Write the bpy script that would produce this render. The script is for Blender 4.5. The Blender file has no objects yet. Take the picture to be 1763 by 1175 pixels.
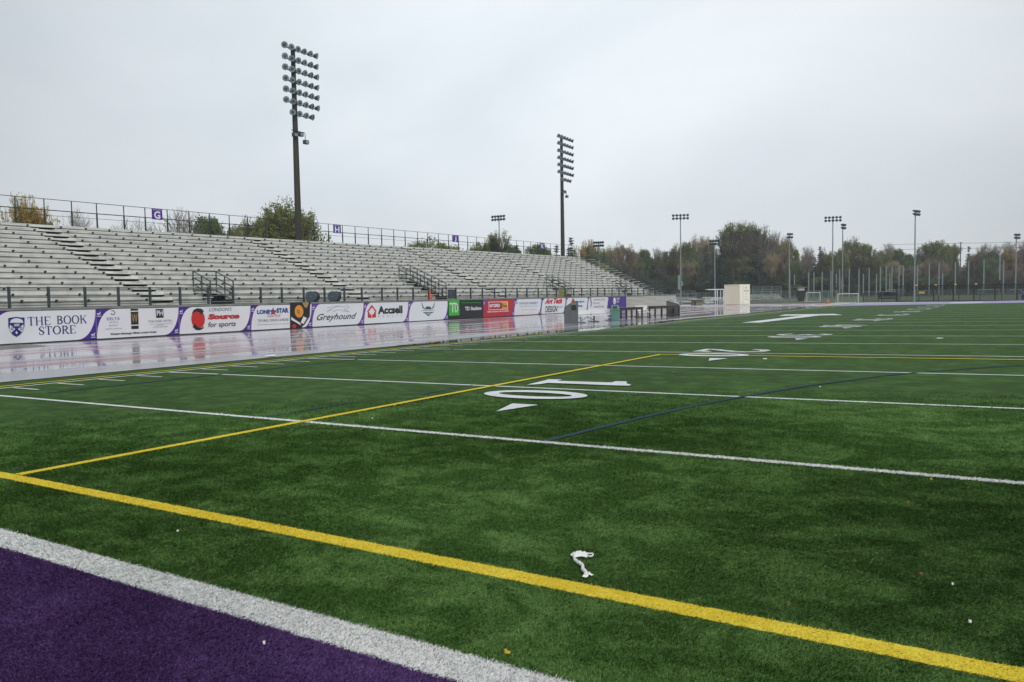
import bpy, bmesh, math, random
import numpy as np
from mathutils import Vector, Matrix
from mathutils.geometry import tessellate_polygon
C = bpy.context.scene.collection
SC = bpy.context.scene
PI = math.pi
def R(d): return math.radians(d)

# ------------------------------------------------------------------ camera
CAM = np.array([17.7467, -2.6681, 1.7303])
FW = np.array([-0.53623538, 0.84222099, -0.055816]); RT = np.array([0.84391482, 0.53622604, -0.01641383]); UP = np.array([-0.01610591, 0.05590563, 0.99830615])
FPX = 1343.94
cd = bpy.data.cameras.new('camera'); cam = bpy.data.objects.new('camera', cd); C.objects.link(cam)
cam.matrix_world = Matrix(((RT[0], UP[0], -FW[0], CAM[0]), (RT[1], UP[1], -FW[1], CAM[1]), (RT[2], UP[2], -FW[2], CAM[2]), (0, 0, 0, 1)))
cd.lens = 27.443; cd.sensor_width = 36; cd.clip_start = 0.05; cd.clip_end = 5000
SC.camera = cam
# ------------------------------------------------------------------ sky, sun, exposure
w = bpy.data.worlds.new('World'); SC.world = w; w.use_nodes = True
nt = w.node_tree; nt.nodes.clear()
out = nt.nodes.new('ShaderNodeOutputWorld'); bg = nt.nodes.new('ShaderNodeBackground')
sky = nt.nodes.new('ShaderNodeTexSky'); sky.sky_type = 'NISHITA'; sky.sun_disc = False
sky.sun_elevation = R(40); sky.sun_rotation = R(130)
tc = nt.nodes.new('ShaderNodeTexCoord'); mp = nt.nodes.new('ShaderNodeMapping'); mp.inputs['Scale'].default_value = (1, 1, 1.7)
n1 = nt.nodes.new('ShaderNodeTexNoise'); n1.inputs['Scale'].default_value = 1.5; n1.inputs['Detail'].default_value = 5; n1.inputs['Roughness'].default_value = .5
n1.inputs['Distortion'].default_value = .4
cr = nt.nodes.new('ShaderNodeValToRGB')
cr.color_ramp.elements[0].position = .28; cr.color_ramp.elements[0].color = (.575, .63, .68, 1)
cr.color_ramp.elements[1].position = .70; cr.color_ramp.elements[1].color = (.81, .855, .885, 1)
sep = nt.nodes.new('ShaderNodeSeparateXYZ'); zr = nt.nodes.new('ShaderNodeMapRange')
zr.inputs['From Min'].default_value = 0; zr.inputs['From Max'].default_value = .38; zr.inputs['To Min'].default_value = .90; zr.inputs['To Max'].default_value = 1.04
mul = nt.nodes.new('ShaderNodeVectorMath'); mul.operation = 'SCALE'
sc2 = nt.nodes.new('ShaderNodeVectorMath'); sc2.operation = 'SCALE'; sc2.inputs['Scale'].default_value = .09
mx = nt.nodes.new('ShaderNodeMix'); mx.data_type = 'RGBA'; mx.inputs[0].default_value = .93
L = nt.links
L.new(tc.outputs['Generated'], mp.inputs[0]); L.new(mp.outputs[0], n1.inputs['Vector']); L.new(n1.outputs['Fac'], cr.inputs[0])
L.new(tc.outputs['Generated'], sep.inputs[0]); L.new(sep.outputs['Z'], zr.inputs['Value'])
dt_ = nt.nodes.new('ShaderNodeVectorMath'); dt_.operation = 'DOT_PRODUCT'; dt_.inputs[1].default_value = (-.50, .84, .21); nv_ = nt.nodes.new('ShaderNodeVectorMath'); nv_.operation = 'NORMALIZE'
dr_ = nt.nodes.new('ShaderNodeMapRange'); dr_.inputs['From Min'].default_value = .76; dr_.inputs['From Max'].default_value = 1.; dr_.inputs['To Min'].default_value = .62; dr_.inputs['To Max'].default_value = 1.08   # sky painted brightest at the view centre, darkening outward like a lens vignette
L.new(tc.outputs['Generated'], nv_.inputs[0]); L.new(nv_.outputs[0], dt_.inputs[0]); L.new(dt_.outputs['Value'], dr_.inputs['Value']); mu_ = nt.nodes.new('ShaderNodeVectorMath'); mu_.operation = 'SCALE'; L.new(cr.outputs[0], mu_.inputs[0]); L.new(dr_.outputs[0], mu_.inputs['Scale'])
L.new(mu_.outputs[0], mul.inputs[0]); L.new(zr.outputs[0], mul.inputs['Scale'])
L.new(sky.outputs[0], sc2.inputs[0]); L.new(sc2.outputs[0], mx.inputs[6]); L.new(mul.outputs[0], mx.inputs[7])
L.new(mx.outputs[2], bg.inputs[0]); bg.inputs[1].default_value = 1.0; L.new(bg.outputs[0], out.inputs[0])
sl = bpy.data.lights.new('sun', 'SUN'); sl.energy = 1.3; sl.angle = R(45); sl.color = (1, .97, .92)
so = bpy.data.objects.new('sun', sl); C.objects.link(so); so.rotation_euler = (R(50), 0, R(50))
SC.view_settings.view_transform = 'Standard'; SC.view_settings.look = 'None'; SC.view_settings.exposure = .3; SC.view_settings.gamma = 1
SC.cycles.max_bounces = 6; SC.cycles.transparent_max_bounces = 24

# ------------------------------------------------------------------ layout helpers (photo measurements -> metres)
def ray(x, y): return FW + (x-881.5)/FPX*RT - (y-587.5)/FPX*UP
def ground(x, y, z=0.):
    d = ray(x, y); return CAM + (z-CAM[2])/d[2]*d
def deep(x, y, depth): return CAM + depth*ray(x, y)
TD = math.tan(R(.65))
def fz(v):                         # crowned turf surface
    return v*TD if v < 29.7 else (59.4-v)*TD
O = np.array([-20.05, 14.34, 0.]); A = R(-1.9)
DS = np.array([math.sin(A), math.cos(A), 0.]); DT = np.array([-math.cos(A), math.sin(A), 0.])
SROT = PI/2 - A
def onwall(x, y, t=0.):            # grandstand frame coordinates of a point seen on the plane t
    d = ray(x, y); k = (t-(CAM-O)@DT)/(d@DT); P = CAM+k*d-O
    return P@DS, P[2]
def SP(s, t, z=0.): return Vector((O+s*DS+t*DT+np.array([0, 0, z])).tolist())
def zw(s, t): return .0017*s + .0072*s*max(0., t-1.5)/11.4   # stand rises slightly along its length

# ------------------------------------------------------------------ materials
MATS = {}
def lin(c): return tuple(((x/255)/12.92 if x/255 <= .04045 else ((x/255+.055)/1.055)**2.4) for x in c)
def mat(name, col, rough=.6, metal=0., var=.12, scale=3., bump=0., bscale=40., spec=.5, stretch=(1, 1, 1), col2=None, objvar=0.):
    if name in MATS: return MATS[name]
    m = bpy.data.materials.new(name); m.use_nodes = True; n = m.node_tree.nodes; l = m.node_tree.links
    b = n['Principled BSDF']; b.inputs['Roughness'].default_value = rough; b.inputs['Metallic'].default_value = metal
    b.inputs['Specular IOR Level'].default_value = spec
    t = n.new('ShaderNodeTexCoord'); mpn = n.new('ShaderNodeMapping'); mpn.inputs['Scale'].default_value = stretch
    no = n.new('ShaderNodeTexNoise'); no.inputs['Scale'].default_value = scale; no.inputs['Detail'].default_value = 6
    l.new(t.outputs['Object'], mpn.inputs[0]); l.new(mpn.outputs[0], no.inputs['Vector'])
    ramp = n.new('ShaderNodeValToRGB'); ramp.color_ramp.elements[0].position = .3; ramp.color_ramp.elements[1].position = .7
    c2 = col2 or tuple(min(1, x*(1+var)) for x in col); c1 = col if col2 else tuple(x*(1-var) for x in col)
    ramp.color_ramp.elements[0].color = (*c1, 1); ramp.color_ramp.elements[1].color = (*c2, 1)
    l.new(no.outputs['Fac'], ramp.inputs[0])
    src = ramp.outputs[0]
    if objvar:
        oi = n.new('ShaderNodeObjectInfo'); hs = n.new('ShaderNodeHueSaturation'); mr = n.new('ShaderNodeMapRange'); mr2 = n.new('ShaderNodeMapRange')
        mr.inputs['To Min'].default_value = 1-objvar; mr.inputs['To Max'].default_value = 1+objvar
        mr2.inputs['To Min'].default_value = .5-.03*objvar; mr2.inputs['To Max'].default_value = .5+.03*objvar
        l.new(oi.outputs['Random'], mr.inputs[0]); l.new(mr.outputs[0], hs.inputs['Value']); l.new(oi.outputs['Random'], mr2.inputs[0]); l.new(mr2.outputs[0], hs.inputs['Hue'])
        l.new(src, hs.inputs['Color']); src = hs.outputs[0]
    l.new(src, b.inputs['Base Color'])
    if bump:
        bn = n.new('ShaderNodeTexNoise'); bn.inputs['Scale'].default_value = bscale; bn.inputs['Detail'].default_value = 4
        bp = n.new('ShaderNodeBump'); bp.inputs['Strength'].default_value = bump; bp.inputs['Distance'].default_value = .02
        l.new(t.outputs['Object'], bn.inputs['Vector']); l.new(bn.outputs['Fac'], bp.inputs['Height']); l.new(bp.outputs[0], b.inputs['Normal'])
    MATS[name] = m; return m
def turf(name, dark, light, fine=.35, patch=.5, spec=.25):
    """artificial grass: broad lay-of-the-pile patches plus fibre-scale speckle"""
    m = bpy.data.materials.new(name); m.use_nodes = True; n = m.node_tree.nodes; l = m.node_tree.links
    b = n['Principled BSDF']; b.inputs['Roughness'].default_value = .75; b.inputs['Specular IOR Level'].default_value = spec
    g = n.new('ShaderNodeNewGeometry')
    def noise(s, det, sc=(1, 1, 1), dist=0., rg=.55):
        mpn = n.new('ShaderNodeMapping'); mpn.inputs['Scale'].default_value = sc
        no = n.new('ShaderNodeTexNoise'); no.inputs['Scale'].default_value = s; no.inputs['Detail'].default_value = det; no.inputs['Distortion'].default_value = dist; no.inputs['Roughness'].default_value = rg
        l.new(g.outputs['Position'], mpn.inputs[0]); l.new(mpn.outputs[0], no.inputs['Vector']); return no.outputs['Fac']
    def math_(op, a, bb):
        q = n.new('ShaderNodeMath'); q.operation = op
        for i, x in enumerate((a, bb)):
            if isinstance(x, (int, float)): q.inputs[i].default_value = x
            else: l.new(x, q.inputs[i])
        return q.outputs[0]
    def rng(x, a, bb, c, d):
        q = n.new('ShaderNodeMapRange'); q.inputs[1].default_value = a; q.inputs[2].default_value = bb; q.inputs[3].default_value = c; q.inputs[4].default_value = d
        l.new(x, q.inputs[0]); return q.outputs[0]
    p = math_('ADD', rng(noise(2.0, 9, (1, 1.2, 1), .5, .70), .45, .67, .06, .70), rng(noise(.3, 4, (.7, 1, 1), .3), .35, .68, 0, .18))
    f = noise(95, 3, (1, 1, 1)); f2 = noise(22, 4, (1, 1.4, 1))
    p = math_('ADD', math_('MULTIPLY', p, patch*1.6), math_('ADD', rng(f, .3, .7, -fine*.7, fine*.7), rng(f2, .3, .7, -fine*.3, fine*.3)))
    mixn = n.new('ShaderNodeMix'); mixn.data_type = 'RGBA'; mixn.inputs[6].default_value = (*dark, 1); mixn.inputs[7].default_value = (*light, 1)
    l.new(p, mixn.inputs[0]); l.new(mixn.outputs[2], b.inputs['Base Color'])
    bp = n.new('ShaderNodeBump'); bp.inputs['Strength'].default_value = .55; bp.inputs['Distance'].default_value = .012
    l.new(f, bp.inputs['Height']); l.new(bp.outputs[0], b.inputs['Normal'])
    MATS[name] = m; return m
def net(name, col, cell=.12, wire=.16, diamond=False, rough=.6, metal=0.):
    """thin wire or cord mesh: holes are really see-through"""
    m = bpy.data.materials.new(name); m.use_nodes = True; n = m.node_tree.nodes; l = m.node_tree.links
    b = n['Principled BSDF']; b.inputs['Base Color'].default_value = (*col, 1); b.inputs['Roughness'].default_value = rough; b.inputs['Metallic'].default_value = metal
    t = n.new('ShaderNodeTexCoord'); mpn = n.new('ShaderNodeMapping')
    if diamond: mpn.inputs['Rotation'].default_value = (0, R(45), 0)
    l.new(t.outputs['Object'], mpn.inputs[0]); s = n.new('ShaderNodeSeparateXYZ'); l.new(mpn.outputs[0], s.inputs[0])
    outs = []
    for k in ('X', 'Z'):
        a = n.new('ShaderNodeMath'); a.operation = 'DIVIDE'; a.inputs[1].default_value = cell; l.new(s.outputs[k], a.inputs[0])
        f = n.new('ShaderNodeMath'); f.operation = 'FRACT'; l.new(a.outputs[0], f.inputs[0])
        g = n.new('ShaderNodeMath'); g.operation = 'LESS_THAN'; g.inputs[1].default_value = wire; l.new(f.outputs[0], g.inputs[0]); outs.append(g.outputs[0])
    mxm = n.new('ShaderNodeMath'); mxm.operation = 'MAXIMUM'; l.new(outs[0], mxm.inputs[0]); l.new(outs[1], mxm.inputs[1])
    l.new(mxm.outputs[0], b.inputs['Alpha']); MATS[name] = m; return m

M = dict(
 alu=mat('weathered aluminium planking', lin((230, 230, 226)), .45, .25, .10, 2., stretch=(.15, 1, 3), spec=.4),
 aluriser=mat('weathered aluminium riser', lin((212, 212, 207)), .5, .15, .22, 1.1, stretch=(1.3, 1, .5), spec=.4),
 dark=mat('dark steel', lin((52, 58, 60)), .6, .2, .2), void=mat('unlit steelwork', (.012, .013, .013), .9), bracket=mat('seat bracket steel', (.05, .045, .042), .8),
 concrete=mat('stained concrete', lin((132, 134, 130)), .8, 0, .22, 1.3, .2, 30), siding=mat('weathered lap siding', lin((196, 196, 188)), .7, 0, .12, .8, stretch=(.3, 1, 3)),
 rail=mat('grey painted railing', lin((66, 76, 78)), .5, .3, .15), railb=mat('dark green-grey railing', lin((46, 56, 56)), .55, .3, .15),
 pole=mat('brown weathering steel', lin((60, 56, 50)), .75, .1, .18, 1., stretch=(3, 3, .4)), galv=mat('galvanised steel', lin((138, 150, 152)), .5, .5, .12),
 lamp=mat('lamp housing', lin((66, 76, 76)), .5, .3, .15), lens=mat('lamp glass', lin((128, 148, 148)), .15, 0, .1), lensd=mat('dark lamp face', lin((70, 88, 92)), .3, .2, .2),
 white=mat('white board', lin((226, 230, 234)), .35, 0, .03, .7), wpaint=mat('white paint', lin((225, 228, 228)), .5, 0, .05),
 purple=mat('violet print', lin((62, 38, 140)), .4, 0, .08), navy=mat('navy print', lin((40, 42, 122)), .4, 0, .05), violet=mat('light violet print', lin((96, 62, 158)), .4, 0, .08),
 pink=mat('magenta edging print', lin((200, 60, 150)), .4), black=mat('black print', lin((30, 32, 34)), .45, 0, .1), red=mat('red print', lin((200, 44, 44)), .4, 0, .06),
 redp=mat('crimson print', lin((186, 34, 52)), .4, 0, .04), gold=mat('gold print', lin((170, 140, 90)), .4), green=mat('bright green print', lin((62, 178, 52)), .4, 0, .04),
 dgreen=mat('dark green print', lin((52, 92, 66)), .45), orange=mat('orange print', lin((228, 150, 56)), .4, 0, .1), blue=mat('blue print', lin((28, 104, 160)), .4), grey=mat('grey print', lin((130, 138, 146)), .5),
 lgrey=mat('pale grey print', lin((170, 178, 188)), .5), rblue=mat('royal blue print', lin((30, 66, 140)), .4),
 cone=mat('orange plastic', lin((236, 88, 44)), .5, 0, .05), bin=mat('green plastic', lin((88, 132, 122)), .45, 0, .12, 2.), cab=mat('grey fibreglass', lin((88, 94, 98)), .55, 0, .12, 2., stretch=(3, 3, .5)),
 wood=mat('wet brown timber', lin((72, 60, 52)), .5, 0, .3, 3., stretch=(1, 1, 6)), woodd=mat('dark wet timber', lin((60, 48, 42)), .35, 0, .3, 3.),
 cream=mat('cream painted steel', lin((242, 240, 222)), .5, 0, .06), bench=mat('brushed aluminium bench', lin((236, 238, 238)), .4, .05, .03), reel=mat('blue-grey reel', lin((74, 88, 100)), .5, 0, .2),
 paper=mat('wet white paper', lin((236, 236, 236)), .6, 0, .04), leafb=mat('brown leaf', lin((132, 92, 60)), .6, 0, .2), leafy=mat('yellow leaf', lin((206, 172, 40)), .6, 0, .2),
 mud=mat('wet mud', lin((96, 84, 70)), .35, 0, .25, 3., .3, 12), dirt=mat('brown soil bank', lin((84, 74, 62)), .9, 0, .25, 1.),
 cloth=mat('purple clothing', lin((84, 78, 160)), .8, 0, .1), clothd=mat('navy trousers', lin((36, 40, 88)), .8), skin=mat('skin', lin((196, 150, 128)), .5), hair=mat('dark hair', (.02, .015, .012), .6),
 wall0=mat('tan hut wall', lin((128, 120, 104)), .8, 0, .15), yellow=mat('yellow panel', lin((222, 196, 92)), .5), screen=mat('pale score panel', lin((220, 222, 222)), .4),
 bark=mat('wet bark', lin((70, 64, 58)), .9, 0, .3, 3.), twig=mat('grey twigs', lin((128, 116, 108)), .9, 0, .25, 1.),
)
LEAF = dict(
 olive=mat('olive foliage', lin((92, 104, 60)), .8, 0, 0, .35, col2=lin((138, 138, 80)), objvar=.18, spec=.2), green=mat('green foliage', lin((68, 90, 58)), .8, 0, 0, .35, col2=lin((104, 120, 72)), objvar=.18, spec=.2),
 gold=mat('golden foliage', lin((150, 124, 60)), .8, 0, 0, .35, col2=lin((186, 156, 78)), objvar=.12, spec=.2), rust=mat('rust foliage', lin((112, 94, 80)), .8, 0, 0, .35, col2=lin((140, 124, 104)), objvar=.15, spec=.2),
 spruce=mat('spruce needles', lin((44, 66, 56)), .85, 0, 0, .5, col2=lin((64, 86, 72)), objvar=.12, spec=.15), under=mat('dark undergrowth', lin((56, 66, 50)), .85, 0, 0, .35, col2=lin((80, 84, 62)), objvar=.2, spec=.1), tan=mat('tan autumn foliage', lin((140, 128, 98)), .8, 0, 0, .35, col2=lin((168, 156, 118)), objvar=.12, spec=.2),
)
# ------------------------------------------------------------------ mesh helpers
def tag(o, label=None, cat=None, group=None, kind=None):
    if label: o['label'] = label
    if cat: o['category'] = cat
    if group: o['group'] = group
    if kind: o['kind'] = kind
    return o
def empty(name, loc=(0, 0, 0), rz=0., label=None, cat=None, group=None):
    o = bpy.data.objects.new(name, None); C.objects.link(o); o.location = Vector([float(a) for a in loc]); o.rotation_euler = (0, 0, rz); o.empty_display_size = .2
    return tag(o, label, cat, group)
class MB:
    def __init__(s, warp=False): s.v = []; s.f = []; s.warp = warp
    def add(s, vs, fs):
        k = len(s.v); s.v += [tuple(map(float, a)) for a in vs]; s.f += [tuple(i+k for i in f) for f in fs]; return s
    def box(s, x0, x1, y0, y1, z0, z1):
        return s.add([(x0, y0, z0), (x1, y0, z0), (x1, y1, z0), (x0, y1, z0), (x0, y0, z1), (x1, y0, z1), (x1, y1, z1), (x0, y1, z1)],
                     [(0, 3, 2, 1), (4, 5, 6, 7), (0, 1, 5, 4), (1, 2, 6, 5), (2, 3, 7, 6), (3, 0, 4, 7)])
    def tube(s, p0, p1, r0, r1=None, n=8, caps=True):
        r1 = r0 if r1 is None else r1; a = Vector(p0); b = Vector(p1); d = (b-a)
        if d.length < 1e-6: return s
        d.normalize(); q = Vector((0, 0, 1)) if abs(d.z) < .9 else Vector((1, 0, 0)); x = d.cross(q).normalized(); y = d.cross(x)
        vs = []
        for p, r in ((a, r0), (b, r1)):
            for i in range(n):
                t = 2*PI*i/n; vs.append(p+x*r*math.cos(t)+y*r*math.sin(t))
        fs = [(i, (i+1) % n, n+(i+1) % n, n+i) for i in range(n)]
        if caps: fs += [tuple(range(n-1, -1, -1)), tuple(range(n, 2*n))]
        return s.add(vs, fs)
    def prism(s, pts, y0, y1):          # outline in x,z extruded along y
        n = len(pts); vs = [(x, y0, z) for x, z in pts]+[(x, y1, z) for x, z in pts]
        tr = tessellate_polygon([[Vector((x, z, 0)) for x, z in pts]])
        fs = [tuple(t) for t in tr]+[tuple(n+i for i in reversed(t)) for t in tr]+[(i, (i+1) % n, n+(i+1) % n, n+i) for i in range(n)]
        return s.add(vs, fs)
    def flat(s, pts, y):                # outline in x,z, a decal face
        tr = tessellate_polygon([[Vector((x, z, 0)) for x, z in pts]])
        return s.add([(x, y, z) for x, z in pts], [tuple(t) for t in tr])
    def ring(s, cx, cz, rx, rz, ix, iz, y, n=32):
        vs = []
        for i in range(n):
            t = 2*PI*i/n; vs += [(cx+rx*math.cos(t), y, cz+rz*math.sin(t)), (cx+ix*math.cos(t), y, cz+iz*math.sin(t))]
        return s.add(vs, [(2*i, 2*((i+1) % n), 2*((i+1) % n)+1, 2*i+1) for i in range(n)])
    def stroke(s, pts, wd, y):
        for (a, b) in zip(pts[:-1], pts[1:]):
            dx, dz = b[0]-a[0], b[1]-a[1]; l = math.hypot(dx, dz) or 1; nx, nz = -dz/l*wd/2, dx/l*wd/2; ex, ez = dx/l*wd*.3, dz/l*wd*.3
            s.add([(a[0]+nx-ex, y, a[1]+nz-ez), (b[0]+nx+ex, y, b[1]+nz+ez), (b[0]-nx+ex, y, b[1]-nz+ez), (a[0]-nx-ex, y, a[1]-nz-ez)], [(0, 1, 2, 3)])
        return s
    def lathe(s, prof, n=16, c=(0, 0, 0)):
        vs = []; k = len(prof)
        for i in range(n):
            t = 2*PI*i/n; vs += [(c[0]+r*math.cos(t), c[1]+r*math.sin(t), c[2]+z) for r, z in prof]
        fs = [(i*k+j, ((i+1) % n)*k+j, ((i+1) % n)*k+j+1, i*k+j+1) for i in range(n) for j in range(k-1)]
        return s.add(vs, fs)
    def mesh(s, name):
        me = bpy.data.meshes.new(name)
        v = s.v
        if s.warp: v = [(x, y, z+zw(x, y)) for x, y, z in v]
        me.from_pydata(v, [], s.f); me.update(); return me
    def build(s, name, m, parent=None, smooth=False, bevel=0., loc=None):
        me = s.mesh(name)
        if smooth:
            for p in me.polygons: p.use_smooth = True
        me.materials.append(m); o = bpy.data.objects.new(name, me); C.objects.link(o)
        if parent: o.parent = parent
        if loc is not None: o.location = Vector([float(a) for a in loc])
        if bevel:
            b = o.modifiers.new('b', 'BEVEL'); b.width = bevel; b.segments = 2; b.limit_method = 'ANGLE'
        return o
KID = {}
def tree_of(root):
    out_ = []
    for o in list(C.objects):
        if o.parent is root: out_.append(o)
    return out_
def dup(root, loc, rz=None, label=None, scale=None, kids=None):
    r = root.copy(); C.objects.link(r); r.location = Vector([float(a) for a in loc])
    if rz is not None: r.rotation_euler = (0, 0, rz)
    if scale is not None: r.scale = scale
    if label: r['label'] = label
    for ch in (kids if kids is not None else root.children):
        c = ch.copy(); C.objects.link(c); c.parent = r
        for g in ch.children:
            d = g.copy(); C.objects.link(d); d.parent = c
    return r
TXT = {}
def text_mb(body, x0, z0, wd, ht, y, bold=0., shear=0., spacing=1., mbo=None):
    key = (body, bold, shear, spacing)
    if key not in TXT:
        cu = bpy.data.curves.new('t', 'FONT'); cu.body = body; cu.offset = bold; cu.shear = shear; cu.space_character = spacing; cu.resolution_u = 3
        o = bpy.data.objects.new('t', cu); C.objects.link(o); bpy.context.view_layer.update()
        me = bpy.data.meshes.new_from_object(o.evaluated_get(bpy.context.evaluated_depsgraph_get()))
        vs = [tuple(a.co) for a in me.vertices]; fs = [tuple(p.vertices) for p in me.polygons]
        bpy.data.objects.remove(o); bpy.data.curves.remove(cu); bpy.data.meshes.remove(me); TXT[key] = (vs, fs)
    vs, fs = TXT[key]; xs = [a[0] for a in vs]; ys = [a[1] for a in vs]; ax, ay = min(xs), min(ys); sx = wd/(max(xs)-ax); sy = ht/(max(ys)-ay)
    m = mbo or MB(); m.add([(x0+(a[0]-ax)*sx, y, z0+(a[1]-ay)*sy) for a in vs], fs); return m
ORD = 'first second third fourth fifth sixth seventh eighth ninth tenth eleventh twelfth thirteenth fourteenth fifteenth sixteenth seventeenth eighteenth nineteenth twentieth'.split()
def ordn(i):
    if i < 20: return ORD[i]
    t = ['twenty', 'thirty', 'forty', 'fifty', 'sixty', 'seventy', 'eighty'][(i+1)//10-2]
    return (t[:-1]+'ieth') if (i+1) % 10 == 0 else t+'-'+ORD[(i+1) % 10-1]
random.seed(5)
#==SETTING
def sheet(name, pts, z, m, kind='structure', parent=None):
    b = MB(); k = [Vector((x, y, 0)) for x, y in pts]
    b.add([(x, y, z(x, y) if callable(z) else z) for x, y in pts], [tuple(t) for t in tessellate_polygon([k])])
    o = b.build(name, m, parent); tag(o, kind=kind)
    for p in o.data.polygons:
        pass
    bm = bmesh.new(); bm.from_mesh(o.data); bmesh.ops.recalc_face_normals(bm, faces=bm.faces)
    if bm.faces[:] and sum(f.normal.z for f in bm.faces) < 0: bmesh.ops.reverse_faces(bm, faces=bm.faces)
    bm.to_mesh(o.data); bm.free(); return o
GREEN_D, GREEN_L = lin((38, 67, 16)), lin((82, 116, 52))
TURF = turf('green artificial turf', GREEN_D, GREEN_L, .3, .6, .08)
TPUR = turf('purple artificial turf', lin((50, 24, 66)), lin((98, 64, 124)), .5, .35, .1)
TWHI = turf('white artificial turf', lin((205, 210, 210)), lin((250, 252, 252)), .8, .5)
TYEL = turf('yellow artificial turf', lin((210, 186, 48)), lin((244, 226, 88)), .6, .4, .1)
TBLU = turf('blue artificial turf', lin((12, 50, 62)), lin((24, 74, 90)), .5, .5)
GRND = turf('rough grass', lin((66, 86, 52)), lin((104, 116, 78)), .4, .6)
sheet('ground', [(-900, -300), (900, -300), (900, 1500), (-900, 1500)], -.09, GRND)
# crowned pitch
b = MB(); us = list(np.linspace(-24, 121, 30)); vs_ = [-1.55, 0, 10, 20, 29.7, 39, 50, 59.4, 61]
b.add([(v, u, fz(v)) for u in us for v in vs_], [(i*9+j, i*9+j+1, (i+1)*9+j+1, (i+1)*9+j) for i in range(len(us)-1) for j in range(8)])
tag(b.build('turf_pitch', TURF), kind='structure')
def strip(name, x0, x1, y0, y1, m, dz=.004, rag=.006, near=True):
    """a marking lying on the pile, its edges ragged like tufted yarn"""
    b = MB(); long_y = (y1-y0) > (x1-x0)
    a0, a1 = (y0, y1) if long_y else (x0, x1); n = max(2, int((a1-a0)/.03)) if near else max(2, int((a1-a0)/1.))
    n = min(n, 1600); br = 29.7
    ts = list(np.linspace(a0, a1, n+1))
    if not long_y and a0 < br < a1: ts = sorted(ts+[br])
    vs = []
    for t in ts:
        j0, j1 = random.uniform(-rag, rag), random.uniform(-rag, rag)
        P = ((x0+j0, t), (x1+j1, t)) if long_y else ((t, y0+j0), (t, y1+j1))
        for x, y in P: vs.append((x, y, fz(x)+dz))
    fs = [((2*i, 2*i+1, 2*i+3, 2*i+2) if long_y else (2*i+1, 2*i, 2*i+2, 2*i+3)) for i in range(len(ts)-1)]
    b.add(vs, fs); return tag(b.build(name, m), kind='structure')
strip('end_zone', -1.2, 60.6, -18.5, -.22, TPUR, .003, .004)
strip('goal_line', 0, 59.4, -.222, 0., TWHI, .007, .006)
PUR_SHEEN = mat('purple surfacing with painted sheen', lin((128, 104, 172)), .35, 0, .08)  # paler than the near end zone: grazing sheen painted into the colour
strip('end_zone', -1.2, 60.6, 100.8, 121.0, PUR_SHEEN, .003, 0, False)
for i_, (a_, b_) in enumerate(((11.5, 15.), (20., 24.), (29, 33), (38, 42), (47, 50))): strip('end_zone_lettering', a_, b_, 107.5, 113.5, TWHI, .012, 0, False)
strip('goal_line', 0, 59.4, 100.5, 100.75, TWHI, .007, 0, False)
for i in range(1, 22):
    if i == 22: continue
    u = i*4.572; strip('yard_line', .06, 59.3, u-.05, u+.05, TWHI, .006, .004 if i < 4 else .002, i < 4)
for side in (0, 59.4): strip('side_line', side-.06, side+.05, -18, 118.8, TWHI, .009, .004)
for i in range(1, 110):
    if i % 5: strip('yard_mark', .1, 1.12, i*.9144-.035, i*.9144+.035, TWHI, .005, .004, i < 30)
strip('soccer_goal_line', -.5, 60, .85, .99, TYEL, .012, .006)
strip('soccer_box_line', 9.75, 9.87, 1.0, 17.33, TYEL, .014, .005)
strip('soccer_box_line', 9.75, 49.6, 17.22, 17.34, TYEL, .014, .004)
strip('soccer_box_line', 49.5, 49.62, 1.0, 17.3, TYEL, .014, .005, False)
strip('soccer_side_line', -.5, -.38, .99, 100, TYEL, .012, .005)
strip('blue_practice_line', 2.0, 2.1, 5.2, 40, TBLU, .010, .006)
strip('blue_practice_line', 8.92, 9.0, 4.65, 6.3, TBLU, .010, .006)
strip('blue_practice_line', 9.33, 9.38, 7.6, 9.1, TBLU, .010, .006)
def gstroke(name, pts, wd, m, dz, rag=.008):
    P = [Vector(p) for p in pts]; Q = []
    for i in range(len(P)-1):
        for k in range(24): 
            t = k/24; p0 = P[max(i-1, 0)]; p1 = P[i]; p2 = P[i+1]; p3 = P[min(i+2, len(P)-1)]
            Q.append(.5*((2*p1)+(p2-p0)*t+(2*p0-5*p1+4*p2-p3)*t*t+(3*p1-p0-3*p2+p3)*t**3))
    Q.append(P[-1]); vs = []
    for i, q in enumerate(Q):
        d = (Q[min(i+1, len(Q)-1)]-Q[max(i-1, 0)]).normalized(); nn = Vector((-d.y, d.x))
        for s in (1, -1):
            p = q+nn*s*(wd/2+random.uniform(-rag, rag)); vs.append((p.x, p.y, fz(p.x)+dz))
    bb = MB().add(vs, [(2*i+1, 2*i+3, 2*i+2, 2*i) for i in range(len(Q)-1)]); return tag(bb.build(name, m), kind='structure')
gstroke('blue_practice_line', [(13.5, 4.62), (13.99, 7.68), (14.76, 10.42), (15.39, 11.97), (16.15, 13.53), (18.02, 15.9), (20, 17.1)], .09, TBLU, .010)
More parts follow.
